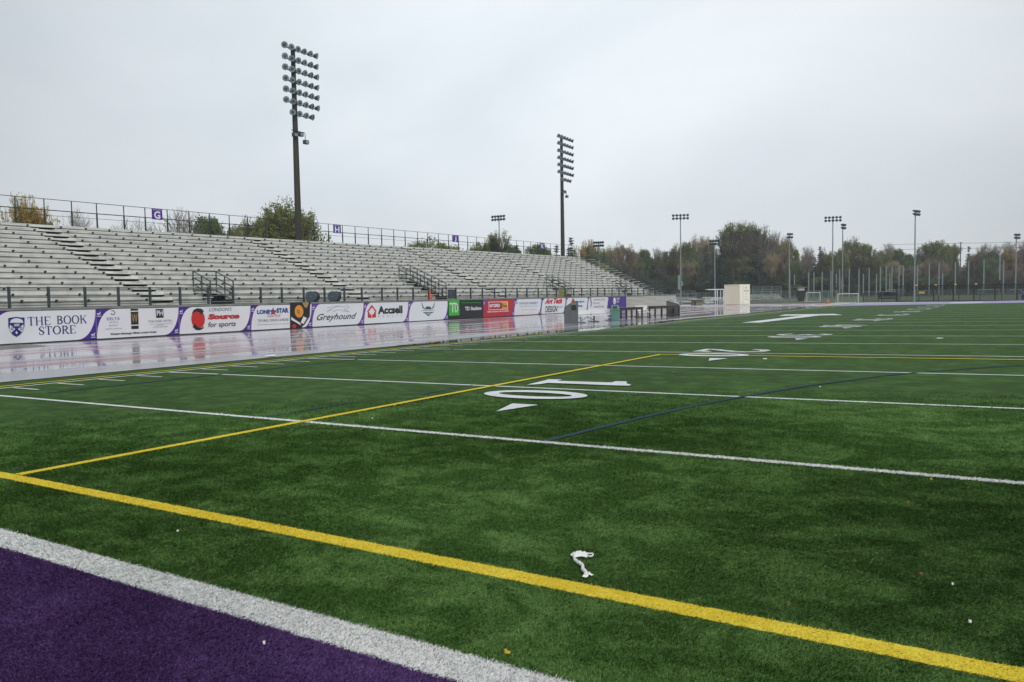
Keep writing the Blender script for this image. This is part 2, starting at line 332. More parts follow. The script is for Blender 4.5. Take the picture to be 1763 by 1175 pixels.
# ---- yard numbers (read from the near sideline; digits straddle the yard line)
def flat_mark(name, polys, m=TWHI, dz=.016):
    b = MB()
    for pts in polys:
        tr = tessellate_polygon([[Vector((x, y, 0)) for x, y in pts]]); b.add([(x, y, fz(x)+dz) for x, y in pts], [tuple(t) for t in tr])
    o = b.build(name, m); tag(o, kind='structure')
    bm = bmesh.new(); bm.from_mesh(o.data); bmesh.ops.recalc_face_normals(bm, faces=bm.faces)
    for f in bm.faces:
        if f.normal.z < 0: f.normal_flip()
    bm.to_mesh(o.data); bm.free(); return o
def ell(cx, cy, rx, ry, ix, iy, n=40):
    out_ = []
    for i in range(n):
        a, b2 = 2*PI*i/n, 2*PI*(i+1)/n
        out_.append([(cx+rx*math.cos(a), cy+ry*math.sin(a)), (cx+rx*math.cos(b2), cy+ry*math.sin(b2)), (cx+ix*math.cos(b2), cy+iy*math.sin(b2)), (cx+ix*math.cos(a), cy+iy*math.sin(a))])
    return out_
def sk(pts, wd):
    out_ = []
    for a, b2 in zip(pts[:-1], pts[1:]):
        dx, dy = b2[0]-a[0], b2[1]-a[1]; l = math.hypot(dx, dy); nx, ny = -dy/l*wd/2, dx/l*wd/2; ex, ey = dx/l*wd*.25, dy/l*wd*.25
        out_.append([(a[0]+nx-ex, a[1]+ny-ey), (b2[0]+nx+ex, b2[1]+ny+ey), (b2[0]-nx+ex, b2[1]-ny+ey), (a[0]-nx-ex, a[1]-ny-ey)])
    return out_
V0, V1 = 10.3, 12.12
# digit strokes in a unit box: a = height (0 base..1 top), c = width (0 left..1 right)
DG = {'2': [[(.80, .05), (.93, .12), (1, .4), (.97, .75), (.8, .95), (.62, .9), (.42, .6), (.22, .25), (.06, .08)], [(.06, .0), (.05, 1.0)], [(.05, .95), (.22, 1.0)]],
      '3': [[(.82, .08), (.97, .3), (.99, .6), (.85, .88), (.66, .85), (.54, .45)], [(.54, .5), (.42, .9), (.2, .98), (.03, .65), (.03, .3), (.18, .05)]],
      '4': [[(1, .72), (0, .72)], [(.98, .7), (.32, .03)], [(.30, .0), (.30, 1.)], [(.02, .5), (.02, .95)]],
      '5': [[(.96, .95), (.96, .12), (.58, .1), (.64, .5), (.56, .85), (.3, 1.), (.1, .85), (.02, .5), (.1, .08)]]}
def digit(d, u_c, name):
    U = .5
    if d == '0': return ell((V0+V1)/2+.02, u_c, .93, .53, .68, .24)
    if d == '1':
        one = [(10.34, 9.42), (10.24, 10.42), (10.50, 10.46), (10.54, 10.2), (11.64, 10.26), (11.62, 10.5), (11.83, 10.52), (11.97, 10.19), (12.14, 10.02), (12.16, 9.87), (11.91, 9.84), (10.54, 9.84), (10.52, 9.6)]
        return [[(x, y-9.9+u_c) for x, y in one]]
    P = []
    for s_ in DG[d]: P += sk([(V0+a*(V1-V0), u_c+U-c*2*U) for a, c in s_], .26)
    return P
for k, (yd, d) in enumerate([(10, '1'), (20, '2'), (30, '3'), (40, '4'), (50, '5'), (60, '5'), (70, '4'), (80, '3'), (90, '2'), (100, '1')]):
    u = yd*.9144
    for mirror in (0, 1):
        P = digit(d, u+.78, '') + digit('0', u-.92, '')
        up = yd < 55; base = u-2.02 if up else u+1.9
        P.append([(11.95, base), (11.5, base), (11.74, base-.8 if up else base+.8)])
        if mirror: P = [[(59.4-x, 2*u-y) for x, y in p] for p in P]
        flat_mark('yard_number', P)
flat_mark('mid_field_emblem', [[(4.85, 42.0), (5.95, 42.0), (6.4, 56.2), (5.2, 56.2)], [(3.5, 56.2), (7.9, 56.2), (6.6, 60.2), (3.0, 60.2)]])
# ---- wet running track, apron
def wet_track():
    m = bpy.data.materials.new('wet track'); m.use_nodes = True; n = m.node_tree.nodes; l = m.node_tree.links
    b = n['Principled BSDF']; b.inputs['IOR'].default_value = 1.55
    g = n.new('ShaderNodeNewGeometry')
    def noise(s, det, sc, dist=0.):
        mpn = n.new('ShaderNodeMapping'); mpn.inputs['Scale'].default_value = sc
        no = n.new('ShaderNodeTexNoise'); no.inputs['Scale'].default_value = s; no.inputs['Detail'].default_value = det; no.inputs['Distortion'].default_value = dist
        l.new(g.outputs['Position'], mpn.inputs[0]); l.new(mpn.outputs[0], no.inputs['Vector']); return no.outputs['Fac']
    def rng(x, a, bb, c, d):
        q = n.new('ShaderNodeMapRange'); q.inputs[1].default_value = a; q.inputs[2].default_value = bb; q.inputs[3].default_value = c; q.inputs[4].default_value = d
        l.new(x, q.inputs[0]); return q.outputs[0]
    wetn = noise(1., 4, (.75, .055, 1), .3)            # streaks of shallow water lying along the lanes
    sx_ = n.new('ShaderNodeSeparateXYZ'); l.new(g.outputs['Position'], sx_.inputs[0]); mm = n.new('ShaderNodeMath'); mm.operation = 'MULTIPLY'; l.new(rng(wetn, .53, .585, 0, 1), mm.inputs[0]); l.new(rng(sx_.outputs['X'], -3.6, -5.2, 0, 1), mm.inputs[1]); dry = mm.outputs[0]; film = rng(noise(1., 5, (2.6, .10, 1), .2), .40, .62, .02, .09); pudr = rng(noise(.8, 4, (.85, .07, 1), .5), .47, .55, .0, .20)
    mixn = n.new('ShaderNodeMix'); mixn.data_type = 'RGBA'; mixn.inputs[6].default_value = (*lin((180, 179, 187)), 1); mixn.inputs[7].default_value = (*lin((168, 92, 98)), 1)
    l.new(dry, mixn.inputs[0]); l.new(mixn.outputs[2], b.inputs['Base Color'])
    fine = noise(60, 3, (1, 1, 1))
    rm = n.new('ShaderNodeMath'); rm.operation = 'MAXIMUM'; l.new(film, rm.inputs[0]); pk = rng(sx_.outputs['Y'], 98, 112, 0, 1); far_ = n.new('ShaderNodeMath'); far_.operation = 'MULTIPLY'; l.new(pk, far_.inputs[0]); l.new(rng(noise(.5, 4, (.1, .3, 1), .4), .36, .46, .0, .45), far_.inputs[1]); mx2 = n.new('ShaderNodeMath'); mx2.operation = 'MAXIMUM'; l.new(pudr, mx2.inputs[0]); l.new(far_.outputs[0], mx2.inputs[1]); l.new(mx2.outputs[0], rm.inputs[1]); l.new(rm.outputs[0], b.inputs['Roughness'])
    bp = n.new('ShaderNodeBump'); bp.inputs['Distance'].default_value = .004; l.new(rng(dry, 0, 1, .0, .35), bp.inputs['Strength']); l.new(fine, bp.inputs['Height'])
    bp2 = n.new('ShaderNodeBump'); bp2.inputs['Distance'].default_value = .02; bp2.inputs['Strength'].default_value = .05
    l.new(noise(2.2, 3, (1, 1, 1)), bp2.inputs['Height']); l.new(bp.outputs[0], bp2.inputs['Normal']); l.new(bp2.outputs[0], b.inputs['Normal'])
    MATS['wet'] = m; return m
WET = wet_track(); TZ = -.028
sheet('running_track', [(-1.57, -24), (-1.57, 121.2), (61, 121.2), (75, 121.2), (75, 134.5), (-4, 134.5), (-22, 128), (-36, 128), (-36, 112), (-30, 112), (-30, -24)], TZ, WET)
LW = mat('wet white lane paint', lin((214, 216, 222)), .06, 0, .04)
for i in range(9):
    x = -3.0-1.22*i
    sheet('lane_line', [(x-.025, -24), (x+.025, -24), (x+.025, 118), (x-.025, 118)], TZ+.004, LW)
sheet('track_kerb', [(-1.72, -24), (-1.57, -24), (-1.57, 121), (-1.72, 121)], TZ+.006, M['concrete'])
MB().box(-1.568, -1.545, -24, 121, -.05, -.004).build('turf_edge', M['black'])['kind'] = 'structure'
WATER = mat('standing water', lin((70, 82, 70)), .02, 0, .1); WATER.node_tree.nodes['Principled BSDF'].inputs['IOR'].default_value = 1.34
def blob(cx, cy, rx, ry, n=60, seed=1, amp=.3):
    rr = random.Random(seed); ph = [rr.uniform(0, 6.28) for _ in range(5)]
    return [(cx+rx*math.cos(t)*(1+amp*sum(math.sin((k+2)*t+ph[k])/(k+2) for k in range(5))), cy+ry*math.sin(t)*(1+amp*sum(math.sin((k+2)*t+ph[k])/(k+2) for k in range(5)))) for t in [2*PI*i/n for i in range(n)]]
edge = [(-1.52, 19.5)]+[(-1.52, 48)]+[(-1.52+1.75*(.72+.2*math.sin(a*5.1+.6*math.sin(a*7))+.08*math.sin(a*17))*math.sin(PI*(a/3.))**.5, 48-28.5*a/3.) for a in np.linspace(.03, 2.97, 70)]
sheet('puddle', edge, lambda x, y: fz(.15)+.011, WATER)
sheet('mud_patch', [tuple(ground(x, y)[:2]) for x, y in ((-60, 606), (-60, 598), (0, 595.5), (20, 592.8), (45, 592), (85, 594.8), (60, 597.5), (20, 600), (0, 602))], TZ+.005, M['mud'])
sheet('soil_bank', [tuple(ground(x, y)[:2]) for x, y in ((1290, 523.5), (1430, 522.5), (1430, 520.3), (1290, 520))], TZ+.01, M['dirt'])
#==STAND
HOLES = [(12.5, 14.1, 2), (34.9, 36.4, 5), (59.0, 60.5, 3), (76.9, 78.4, 2)]      # stair openings: s0, s1, rows deep
AISLES = [(-9.9, -8.3), (8.45, 9.95), (25.1, 26.6), (45.0, 46.5), (62.6, 64.1), (80.6, 82.1)]
S0, S1, NR, T0, DZ, RUN, RISE = -16., 87., 16, 1.5, 1.6, .762, .309
def spans(cuts, a=S0, b=S1):
    out_ = []; x = a
    for c0, c1 in sorted(cuts):
        if c1 <= a or c0 >= b: continue
        if c0 > x: out_.append((x, c0))
        x = max(x, c1)
    if x < b: out_.append((x, b))
    return out_
def seg(a, b):     # keep long boxes short so the warp stays straight everywhere
    return [(a, b)]
gs = empty('grandstand', O, SROT, 'long aluminium plank grandstand behind the advertising boards', 'grandstand')
wl = MB(True).box(-20, 91.8, .06, .3, -.12, 1.5); wl.build('front_wall', M['concrete'], gs)
cp = MB(True).box(-20, 91.85, -.03, .34, 1.502, 1.6); cp.build('wall_cap', M['concrete'], gs)
sd = MB(True)
for k in range(9):
    z0 = k*.166; sd.add([(71.9, -.02, z0-.015), (91.83, -.02, z0-.015), (91.83, .05, z0+.12), (71.9, .05, z0+.12), (71.9, .06, z0-.015), (91.83, .06, z0-.015), (91.83, .06, z0+.12), (71.9, .06, z0+.12)], [(0, 1, 2, 3), (0, 4, 5, 1), (3, 2, 6, 7), (1, 5, 6, 2)])
sd.build('siding', M['siding'], gs)
MB(True).box(-20, 91.8, .3, 1.46, 1.5, 1.598).build('walkway', M['concrete'], gs)
for k in range(NR):
    t = T0+RUN*k; T = DZ+RISE*(k+1); hol = [(a, b) for a, b, d in HOLES if k < d]
    tr = MB(True)
    for a, b in spans(hol): tr.box(a, b, t, t+RUN+.02, T-.04, T)
    for a, b in spans(hol+AISLES): tr.box(a, b, t+.03, t+.05, T-RISE+.015, T-.07)
    for a0, a1 in AISLES:
        if any(a0 < hb and a1 > ha for ha, hb in hol): continue
        tr.box(a0, a1, t+.03, t+.05, T-RISE+.015, T-.17)
        tr.box(a0+1.3, a1+.25, t-.28, t+.025, T-RISE+.002, T-.15)
    tr.build('tread', M['aluriser'], gs)
    pl = MB(True)
    for a, b in spans(hol+AISLES): pl.box(a, b, t-.15, t+.11, T+.075, T+.115)
    # individual plank joints show as slim gaps
    po = pl.build('bench_plank', M['alu'], gs)
brk = []
for k in range(NR):
    t = T0+RUN*k; T = DZ+RISE*(k+1); hol = [(a, b) for a, b, d in HOLES if k < d]
    for a, b in spans(hol+AISLES):
        x = a+.35
        while x < b-.1:
            brk.append((x, t, T)); x += 1.62
def brbox(m, x, t, T): m.box(x-.03, x+.03, t-.13, t+.02, T+.001, T+.073); m.box(x-.04, x+.04, t-.03, t+.022, T-.065, T)
brk.sort(key=lambda q: (SP(*q)-Vector(CAM.tolist())).length if q[0] > -.5 else 999)
for q in brk[:100]:
    m_ = MB(True); brbox(m_, *q); m_.build('seat_bracket', M['bracket'], gs)
m_ = MB(True)
for q in brk[100:]: brbox(m_, *q)
m_.build('seat_bracket', M['bracket'], gs)['kind'] = 'stuff'
TT = T0+RUN*NR; ZT = DZ+RISE*NR
MB(True).box(S0, S1, TT, 15.2, ZT+.0, ZT+.05).build('top_walkway', M['concrete'], gs)
MB(True).box(S0, S1, 13.85, 13.93, ZT+.02, ZT+.20).build('top_sill', M['alu'], gs)
# undercroft: raking steel frames and closing end panel
fr = MB(True)
for s in np.arange(-15, 88, 6):
    fr.add([(s, 1.5, 1.3), (s+.1, 1.5, 1.3), (s+.1, TT, ZT-.3), (s, TT, ZT-.3), (s, 1.5, 1.1), (s+.1, 1.5, 1.1), (s+.1, TT, ZT-.6), (s, TT, ZT-.6)], [(0, 1, 2, 3), (4, 7, 6, 5), (0, 4, 5, 1), (1, 5, 6, 2), (2, 6, 7, 3), (3, 7, 4, 0)])
    fr.box(s, s+.12, 6, 6.12, -.1, 2.9); fr.box(s, s+.12, 13.4, 13.52, -.1, ZT-.4)
fr.build('raking_frame', M['dark'], gs)
MB(True).add([(S1+.02, 1.5, -.1), (S1+.02, 15.2, -.1), (S1+.02, 15.2, ZT), (S1+.02, TT, ZT), (S1+.02, 1.5, 1.6), (S1-.05, 1.5, -.1), (S1-.05, 15.2, -.1), (S1-.05, 15.2, ZT), (S1-.05, TT, ZT), (S1-.05, 1.5, 1.6)],
     [(0, 1, 2, 3, 4), (9, 8, 7, 6, 5), (0, 4, 9, 5), (4, 3, 8, 9), (3, 2, 7, 8), (2, 1, 6, 7)]).build('end_panel', M['concrete'], gs)
MB(True).box(S0, S1, 15.1, 15.25, -.1, ZT).build('rear_panel', M['concrete'], gs)
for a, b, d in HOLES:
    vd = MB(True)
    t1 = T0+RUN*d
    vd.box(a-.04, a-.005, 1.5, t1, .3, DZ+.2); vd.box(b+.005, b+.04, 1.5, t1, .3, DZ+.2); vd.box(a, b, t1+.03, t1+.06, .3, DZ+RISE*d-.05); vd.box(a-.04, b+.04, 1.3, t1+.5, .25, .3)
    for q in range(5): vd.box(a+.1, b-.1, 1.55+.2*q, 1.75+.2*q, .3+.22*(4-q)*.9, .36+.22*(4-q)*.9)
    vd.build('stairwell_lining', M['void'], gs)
# side ramp beyond the last seats
MB(True).box(87.1, 91.7, .3, 6, 1.5, 1.597).build('end_landing', M['concrete'], gs)
# railings: one thing each
def posts_rails(root, xs, t, z0, ztop, rails, pr=.045, m=M['rail'], rr=.022, thick=None):
    for x in xs:
        p = MB(True)
        if thick: p.tube((x, t, z0), (x, t, thick), pr, n=8); p.tube((x, t, thick), (x, t, ztop), pr*.62, n=8)
        else: p.box(x-pr, x+pr, t-pr, t+pr, z0, ztop)
        p.build('post', m, root)
    for z, r in rails:
        MB(True).tube((min(xs), t, z), (max(xs), t, z), r, n=6).build('rail', m, root)
fx = [-14.3, -12.4, -10.5, -8.7, -6.9, -5.0, -3.2, -1.3, .56, 2.31, 4.06, 5.79, 7.56, 9.37, 11.2, 12.92, 15.0, 16.69, 18.55, 20.44, 22.35, 24.14, 26.34, 28.12, 30.04, 32.07, 33.92, 35.86, 38.11, 39.96, 42.0, 43.96, 46.08, 47.99, 50.28, 52.13, 54.25, 56.3, 58.35, 60.35, 62.69, 64.57, 66.67, 68.79, 70.94, 72.89, 75.02, 77.2, 79.27, 81.6, 83.42, 85.5, 87.6, 89.6, 91.6]
rl = empty('front_railing', O, SROT, 'low grey steel railing along the walkway right above the advertising boards', 'railing')
posts_rails(rl, fx, .16, 1.6, 2.58, [(2.53, .034), (2.08, .018), (1.72, .018)], .05, M['rail'])
tf = empty('top_fence', O, SROT, 'tall dark steel fence running along the very top of the grandstand', 'fence')
tx = [8.18-1.78*i for i in range(13, 0, -1)]+[8.18, 9.95, 11.72, 13.43, 15.4, 17.03, 18.83]+[18.83+1.86*i for i in range(1, 10)]+[37.43, 39.18, 41.08, 43.08, 45.0, 46.86, 49.0, 50.78, 52.78, 54.72, 56.72]+[56.72+1.9*i for i in range(1, 17)]
posts_rails(tf, tx, 14.05, ZT, 8.42, [(8.42, .022), (7.72, .032), (7.38, .014)], .055, M['railb'], thick=7.72)
TF_MESH = net('fine black wire mesh', (.03, .035, .035), .10, .05)
er = empty('end_stair_railing', O, SROT, 'sloping handrail down the far end stair of the grandstand', 'railing')
for s in (90.6, 92.2):
    for dz in (0, -.35, -.7): MB(True).tube((s, 13.5, 8.0+dz), (s, 2.0, 3.05+dz), .03, n=6).build('rail', M['rail'], er)
    for t in np.linspace(13.5, 2., 7):
        zt_ = 3.05+(t-2)/11.5*4.95; MB(True).tube((s, t, zt_-1.1), (s, t, zt_), .035, n=6).build('post', M['rail'], er)
    for t in (1.9,): MB(True).tube((s, 2, 2.95), (s, .3, 2.95), .03, n=6).build('rail', M['rail'], er)
for a_, b_ in ((84.6, 91.6),):
    MB(True).tube((a_, 1.5, 2.95), (b_, 1.5, 2.95), .03, n=6).build('rail', M['rail'], er); MB(True).tube((a_, 1.5, 2.2), (b_, 1.5, 2.2), .02, n=6).build('rail', M['rail'], er)
    for x in np.linspace(a_, b_, 6): MB(True).tube((x, 1.5, 1.6), (x, 1.5, 2.95), .035, n=6).build('post', M['rail'], er)
st_ = MB(True)
for q in range(16): st_.box(90.65, 92.15, 2+.72*q, 2.75+.72*q, 1.8+.31*q, 1.85+.31*q)
st_.build('stair_flight', M['aluriser'], er)
stl = ['short grey stair railing around the leftmost stairwell opening in the seats', 'longest grey stair railing, around the stairwell opening beside the orange cone', 'grey stair railing around the third stairwell opening, beside the yellow box', 'grey stair railing around the far right stairwell opening in the seats']
for (a, b, d), lb in zip(HOLES, stl):
    r_ = empty('stair_railing', O, SROT, lb, 'railing', 'railings around the stairwell openings'); t1 = T0+RUN*d+.05
    zb = lambda t: DZ+RISE*(t-T0)/RUN+.12
    nn = max(2, d+1)
    for x in (a-.03, b+.03):
        for i in range(nn):
            t = 1.55+(t1-1.55)*i/(nn-1); MB(True).tube((x, t, zb(t)-.1), (x, t, zb(t)+1.22), .042, n=6).build('post', M['rail'], r_)
        for h in (1.22, .85, .45, .05): MB(True).tube((x, 1.55, zb(1.55)+h), (x, t1, zb(t1)+h), .032, n=6).build('rail', M['rail'], r_)
    for h in (1.22, .82, .45, .05): MB(True).tube((a-.03, t1, zb(t1)+h), (b+.03, t1, zb(t1)+h), .032, n=6).build('rail', M['rail'], r_)
    for z in (1.75, 2.1): MB(True).tube((a, 1.52, z), (b, 1.52, z), .02, n=6).build('rail', M['galv'], r_)
# section signs on the top fence
for px, let, lb in ((271, 'G', 'purple section sign with a white letter G'), (580, 'H', 'purple section sign with a white letter H'), (783.5, 'J', 'purple section sign with a white letter J'), (933.5, 'K', 'purple section sign with a white letter K')):
    s_, _ = onwall(px, 380, 13.95); r_ = empty('section_sign', SP(s_, 13.95, zw(s_, 13.95)), SROT, lb+' on the top fence', 'sign', 'section signs on the top fence')
    q_ = dict(G=.42, H=.50, J=.62, K=.62)[let]; MB().box(-q_, q_, 0, .02, 7.62, 8.41).build('panel', mat('sign violet', lin((84, 30, 150)), .4), r_)
    text_mb(let, -q_*(.32 if let == 'J' else .6), 7.68, q_*(.62 if let == 'J' else 1.2), .55, -.006, .03).build('letter', M['wpaint'], r_)
    text_mb('SECTION', -q_*.8, 8.27, q_*1.6, .1, -.006, .02).build('lettering', M['lgrey'], r_)
#==BANNERS
PX = [-24, 163, 306, 430, 535.5, 625, 702, 770, 831, 884, 931, 973, 1011, 1046, 1077.5]
TOPZ, BOTZ = 1.47, .03
HORSE = [(0, .35), (.12, .52), (.3, .56), (.5, .5), (.66, .56), (.78, .8), (.9, .95), (.93, .82), (1, .7), (.97, .6), (.86, .62), (.8, .42), (.86, .2), (.98, .1), (.93, .02), (.78, .14), (.68, .3), (.48, .26), (.38, .1), (.2, 0), (.18, .07), (.28, .18), (.26, .34), (.1, .3), (.04, .12), (0, .14)]
class Ban:
    def __init__(s, i, label, base='white'):
        s.a = onwall(PX[i], 530)[0]; s.b = onwall(PX[i+1], 530)[0]; s.g = .0017*s.a+ (.07 if i > 9 else .0)
        s.root = empty('advertising_board', SP(s.a, -.06, 0), SROT, label, 'banner', 'advertising boards along the grandstand wall'); s.L = s.b-s.a
        MB().box(.008, s.L-.008, 0, .05, BOTZ, TOPZ+zw(s.a, 0)).build('panel', M[base], s.root)
        MB().box(0, s.L, .01, .05, BOTZ-.05, BOTZ-.001).build('footing', M['black'], s.root)
        s.H = TOPZ+zw(s.a, 0); s.lay = 0
    def w(s, x, y): q = onwall(x, y, -.06); return q[0]-s.a, q[1]
    def y(s): s.lay += 1; return -.002-.0015*s.lay
    def txt(s, body, x0, y0, x1, y1, m, bold=0., shear=0., sp=1., name='lettering'):
        X0, Z0 = s.w(x0, y1); X1, _ = s.w(x1, y1); _, Z1 = s.w(x0, y0); return text_mb(body, X0, Z0, X1-X0, Z1-Z0, s.y(), bold, shear, sp).build(name, M[m], s.root)
    def poly(s, pts, m, name='emblem'): return MB().flat([s.w(*p) for p in pts], s.y()).build(name, M[m], s.root)
    def strk(s, lines, wd, m, name='emblem'):
        b = MB(); y = s.y()
        for pts in lines: b.stroke([s.w(*p) for p in pts], wd, y)
        return b.build(name, M[m], s.root)
    def rings(s, cx, cy, rx, ry, k, m, name='emblem', n=32):
        X, Z = s.w(cx, cy); X1, _ = s.w(cx+rx, cy); _, Z1 = s.w(cx, cy-ry); a, c = X1-X, Z1-Z
        return MB().ring(X, Z, a, c, a*k, c*k, s.y(), n).build(name, M[m], s.root)
    def swoosh(s, left=True, right=True, m='purple', wd=.82):
        y = s.y(); H = s.H; b = MB(); e = MB(); hs = MB(); zb = BOTZ
        arc = [i/14*PI/2 for i in range(15)]
        if left:
            c = [(wd-wd*math.cos(t)+.01, zb+(H-zb)*math.sin(t)) for t in arc]; b.flat([(.009, zb)]+c[1:]+[(.009, H)], y); e.stroke(c, .012, y-.0008); b.build('swoosh', M[m], s.root); b = MB()
            hs.flat([(.06+.2*px, H-.3+.2*pz) for px, pz in HORSE], y-.0012); hs.add([(.05, y-.0012, H-.36), (.27, y-.0012, H-.36), (.27, y-.0012, H-.33), (.05, y-.0012, H-.33)], [(0, 1, 2, 3)])
        if right:
            Lr = s.L-.009; c = [(Lr-wd+wd*math.sin(t), H-(H-zb)*math.cos(t)) for t in arc]; b.flat(c+[(Lr, zb)], y); e.stroke(c, .012, y-.0008)
            hs.flat([(Lr-.27+.2*px, zb+.13+.2*pz) for px, pz in HORSE], y-.0012); hs.add([(Lr-.28, y-.0012, zb+.07), (Lr-.06, y-.0012, zb+.07), (Lr-.06, y-.0012, zb+.10), (Lr-.28, y-.0012, zb+.10)], [(0, 1, 2, 3)])
        (b.build('swoosh', M[m], s.root) if b.v else 0); e.build('swoosh_edging', M['pink'] if left else M['blue'], s.root); hs.build('horse_emblem', M['wpaint'], s.root); s.lay += 2
def serif(s, word, x0, y0, x1, y1, m):
    """high contrast roman capitals drawn stroke by stroke"""
    X0, Z0 = s.w(x0, y1); X1, _ = s.w(x1, y1); _, Z1 = s.w(x0, y0); H = Z1-Z0
    W_ = dict(T=.82, H=.95, E=.78, B=.8, O=.98, K=.92, S=.66, R=.88); tot = sum(W_.get(c, .62)+.14 for c in word)-.14; k = (X1-X0)/tot; x = X0; b = MB(); y = s.y(); TH, TN = .17*k, .06*k
    def P(px, pz): return (x+px*wd, Z0+pz*H)
    def vs(px, th): b.stroke([P(px, .02), P(px, .98)], th, y); sf(px, 0); sf(px, 1)
    def sf(px, pz): q = P(px, pz); b.stroke([(q[0]-.13*k, q[1]), (q[0]+.13*k, q[1])], .05*k, y)
    def hb(a, c, pz, th=None): b.stroke([P(a, pz), P(c, pz)], th or TN, y)
    def bowl(px, z0, z1, wdt):
        pts = [(px+wdt*math.sin(t), (z0+z1)/2-(z1-z0)/2*math.cos(t)) for t in [i/10*PI for i in range(11)]]
        for i in range(10): b.stroke([P(*pts[i]), P(*pts[i+1])], TN+(TH-TN)*math.sin((i+.5)/10*PI), y)
    for c in word:
        wd = W_.get(c, .62)*k
        if c == 'T': vs(.5, TH); hb(.02, .98, .98); b.stroke([P(.03, .98), P(.03, .78)], TN, y); b.stroke([P(.97, .98), P(.97, .78)], TN, y)
        elif c == 'H': vs(.16, TH); vs(.84, TH); hb(.16, .84, .5)
        elif c == 'E': vs(.2, TH); hb(.2, .95, .98); hb(.2, .95, .02); hb(.2, .7, .52); b.stroke([P(.95, .98), P(.95, .8)], TN, y); b.stroke([P(.95, .02), P(.95, .24)], TN, y)
        elif c == 'B': vs(.2, TH); bowl(.3, .52, .98, .5); bowl(.3, .02, .52, .6)
        elif c == 'R': vs(.2, TH); bowl(.3, .48, .98, .5); b.stroke([P(.5, .48), P(.8, .06), P(.98, .02)], TH*.85, y)
        elif c == 'K': vs(.18, TH); b.stroke([P(.25, .42), P(.85, .96)], TN, y); b.stroke([P(.45, .6), P(.9, .03)], TH, y); sf(.88, 1); sf(.9, 0)
        elif c == 'O':
            n = 24
            for i in range(n):
                t0, t1 = 2*PI*i/n, 2*PI*(i+1)/n; b.stroke([P(.5+.44*math.cos(t0), .5+.5*math.sin(t0)), P(.5+.44*math.cos(t1), .5+.5*math.sin(t1))], TN+(TH-TN)*abs(math.cos((t0+t1)/2)), y)
        elif c == 'S':
            pts = [(.9, .72), (.86, .9), (.6, 1.), (.3, .96), (.12, .8), (.2, .62), (.5, .5), (.82, .36), (.9, .2), (.72, .03), (.4, 0), (.14, .08), (.08, .28)]
            for i in range(12): b.stroke([P(*pts[i]), P(*pts[i+1])], TH if 4 <= i <= 7 else TN*1.3, y)
        x += wd+.14*k
    return b.build('lettering', M[m], s.root)
B = Ban(0, 'white board reading THE BOOK STORE with a purple shield'); B.swoosh(wd=.95)
serif(B, 'THE', 48, 546.5, 87, 561, 'navy'); serif(B, 'BOOK', 98, 544.5, 149, 558.5, 'navy'); serif(B, 'STORE', 67, 563, 130.5, 577, 'navy')
B.poly([(14, 548), (20, 547), (28, 546), (36, 547), (42, 547), (42, 562), (39, 571), (34, 577), (28, 580.5), (21, 576.5), (16.5, 570), (14, 562)], 'navy')
B.poly([(16.5, 556), (19, 551), (24, 548.8), (28, 548.2), (33, 549), (38, 551), (40, 556)], 'white'); B.poly([(17, 559.5), (26, 567), (19, 573), (16, 568)], 'white'); B.poly([(40, 558.5), (30.5, 567), (37.5, 572), (40, 566)], 'white')
B.poly([(24, 558), (33, 557.5), (33, 562), (24, 562.5)], 'lgrey'); B.rings(20.5, 566.5, 2.4, 2.6, .5, 'navy'); B.rings(36, 566, 2.4, 2.6, .5, 'navy'); B.poly([(28, 570.5), (30, 573), (28.5, 576), (26, 573)], 'white')
B = Ban(1, 'white board with three hotel logos around a tall black W panel'); B.swoosh(wd=.9)
B.strk([[(192, 535.5), (196, 535.5), (197.8, 538.5), (196, 542), (192.5, 542), (191, 540)]], .035, 'navy'); B.txt('DELTA', 184, 547, 206, 552, 'navy', .01, 0, 1.3); B.txt('HOTELS', 188, 554, 203, 557, 'grey', 0, 0, 1.3)
B.txt('MARRIOTT', 188, 560, 203, 562, 'grey', .01, 0, 1.2); B.txt('LONDON ARMOURIES', 181, 566, 210, 568, 'grey')
B.poly([(224.5, 532), (237.5, 532), (238.5, 566.5), (226, 567)], 'black'); B.strk([[(224.5, 536.5), (237.7, 536)], [(226, 560.5), (238.3, 560)]], .05, 'white'); B.txt('W', 226.5, 541, 237, 556, 'gold', .01)
B.poly([(267.5, 532.5), (280.5, 532.3), (281.5, 547), (268.5, 547.5)], 'black'); B.txt('PH', 269.5, 535, 280, 544, 'white', .02); B.txt('THE PARK HOTEL', 255, 552, 296, 555.5, 'grey', .01, 0, 1.1)
B.strk([[(256, 558.5), (297, 557)]], .012, 'grey'); B.txt('LONDON', 269, 559, 281, 561, 'grey'); B.txt('HOTEL & SUITES', 263, 562.5, 288, 564.5, 'grey'); B.txt('Western Mustangs Official London Hotels', 189.5, 574, 269, 578, 'black', .04)
B = Ban(2, 'white board reading LONDONS Source for sports with a red ball logo'); B.swoosh(wd=.85)
B.rings(341, 550, 11.7, 16.5, .02, 'red', n=40)
B.poly([(330, 541), (333, 534), (339, 531), (347, 532), (351, 536), (347, 542), (342, 537.5), (336, 536.5), (332, 540.5)], 'black'); B.poly([(331, 563), (336, 558), (340, 563), (346, 565.5), (351, 562), (350, 566), (344, 569), (337, 568.5)], 'black')
B.txt("LONDON'S", 360, 530.5, 398.5, 536.5, 'black', .0, .15); B.txt('Source', 358.5, 541.5, 412, 551, 'black', .07, .15); B.txt('Source', 357.8, 541, 412.3, 550.5, 'red', .05, .15); B.txt('for sports', 358.5, 555, 406, 566.5, 'black', .01, .2)
B = Ban(3, 'white board reading LONE STAR with a dark food photograph'); B.swoosh(True, True, wd=.7)
B.txt('LONE', 442.5, 534, 465, 541.5, 'rblue', .06); B.txt('STAR', 476, 531, 497, 539.5, 'rblue', .06)
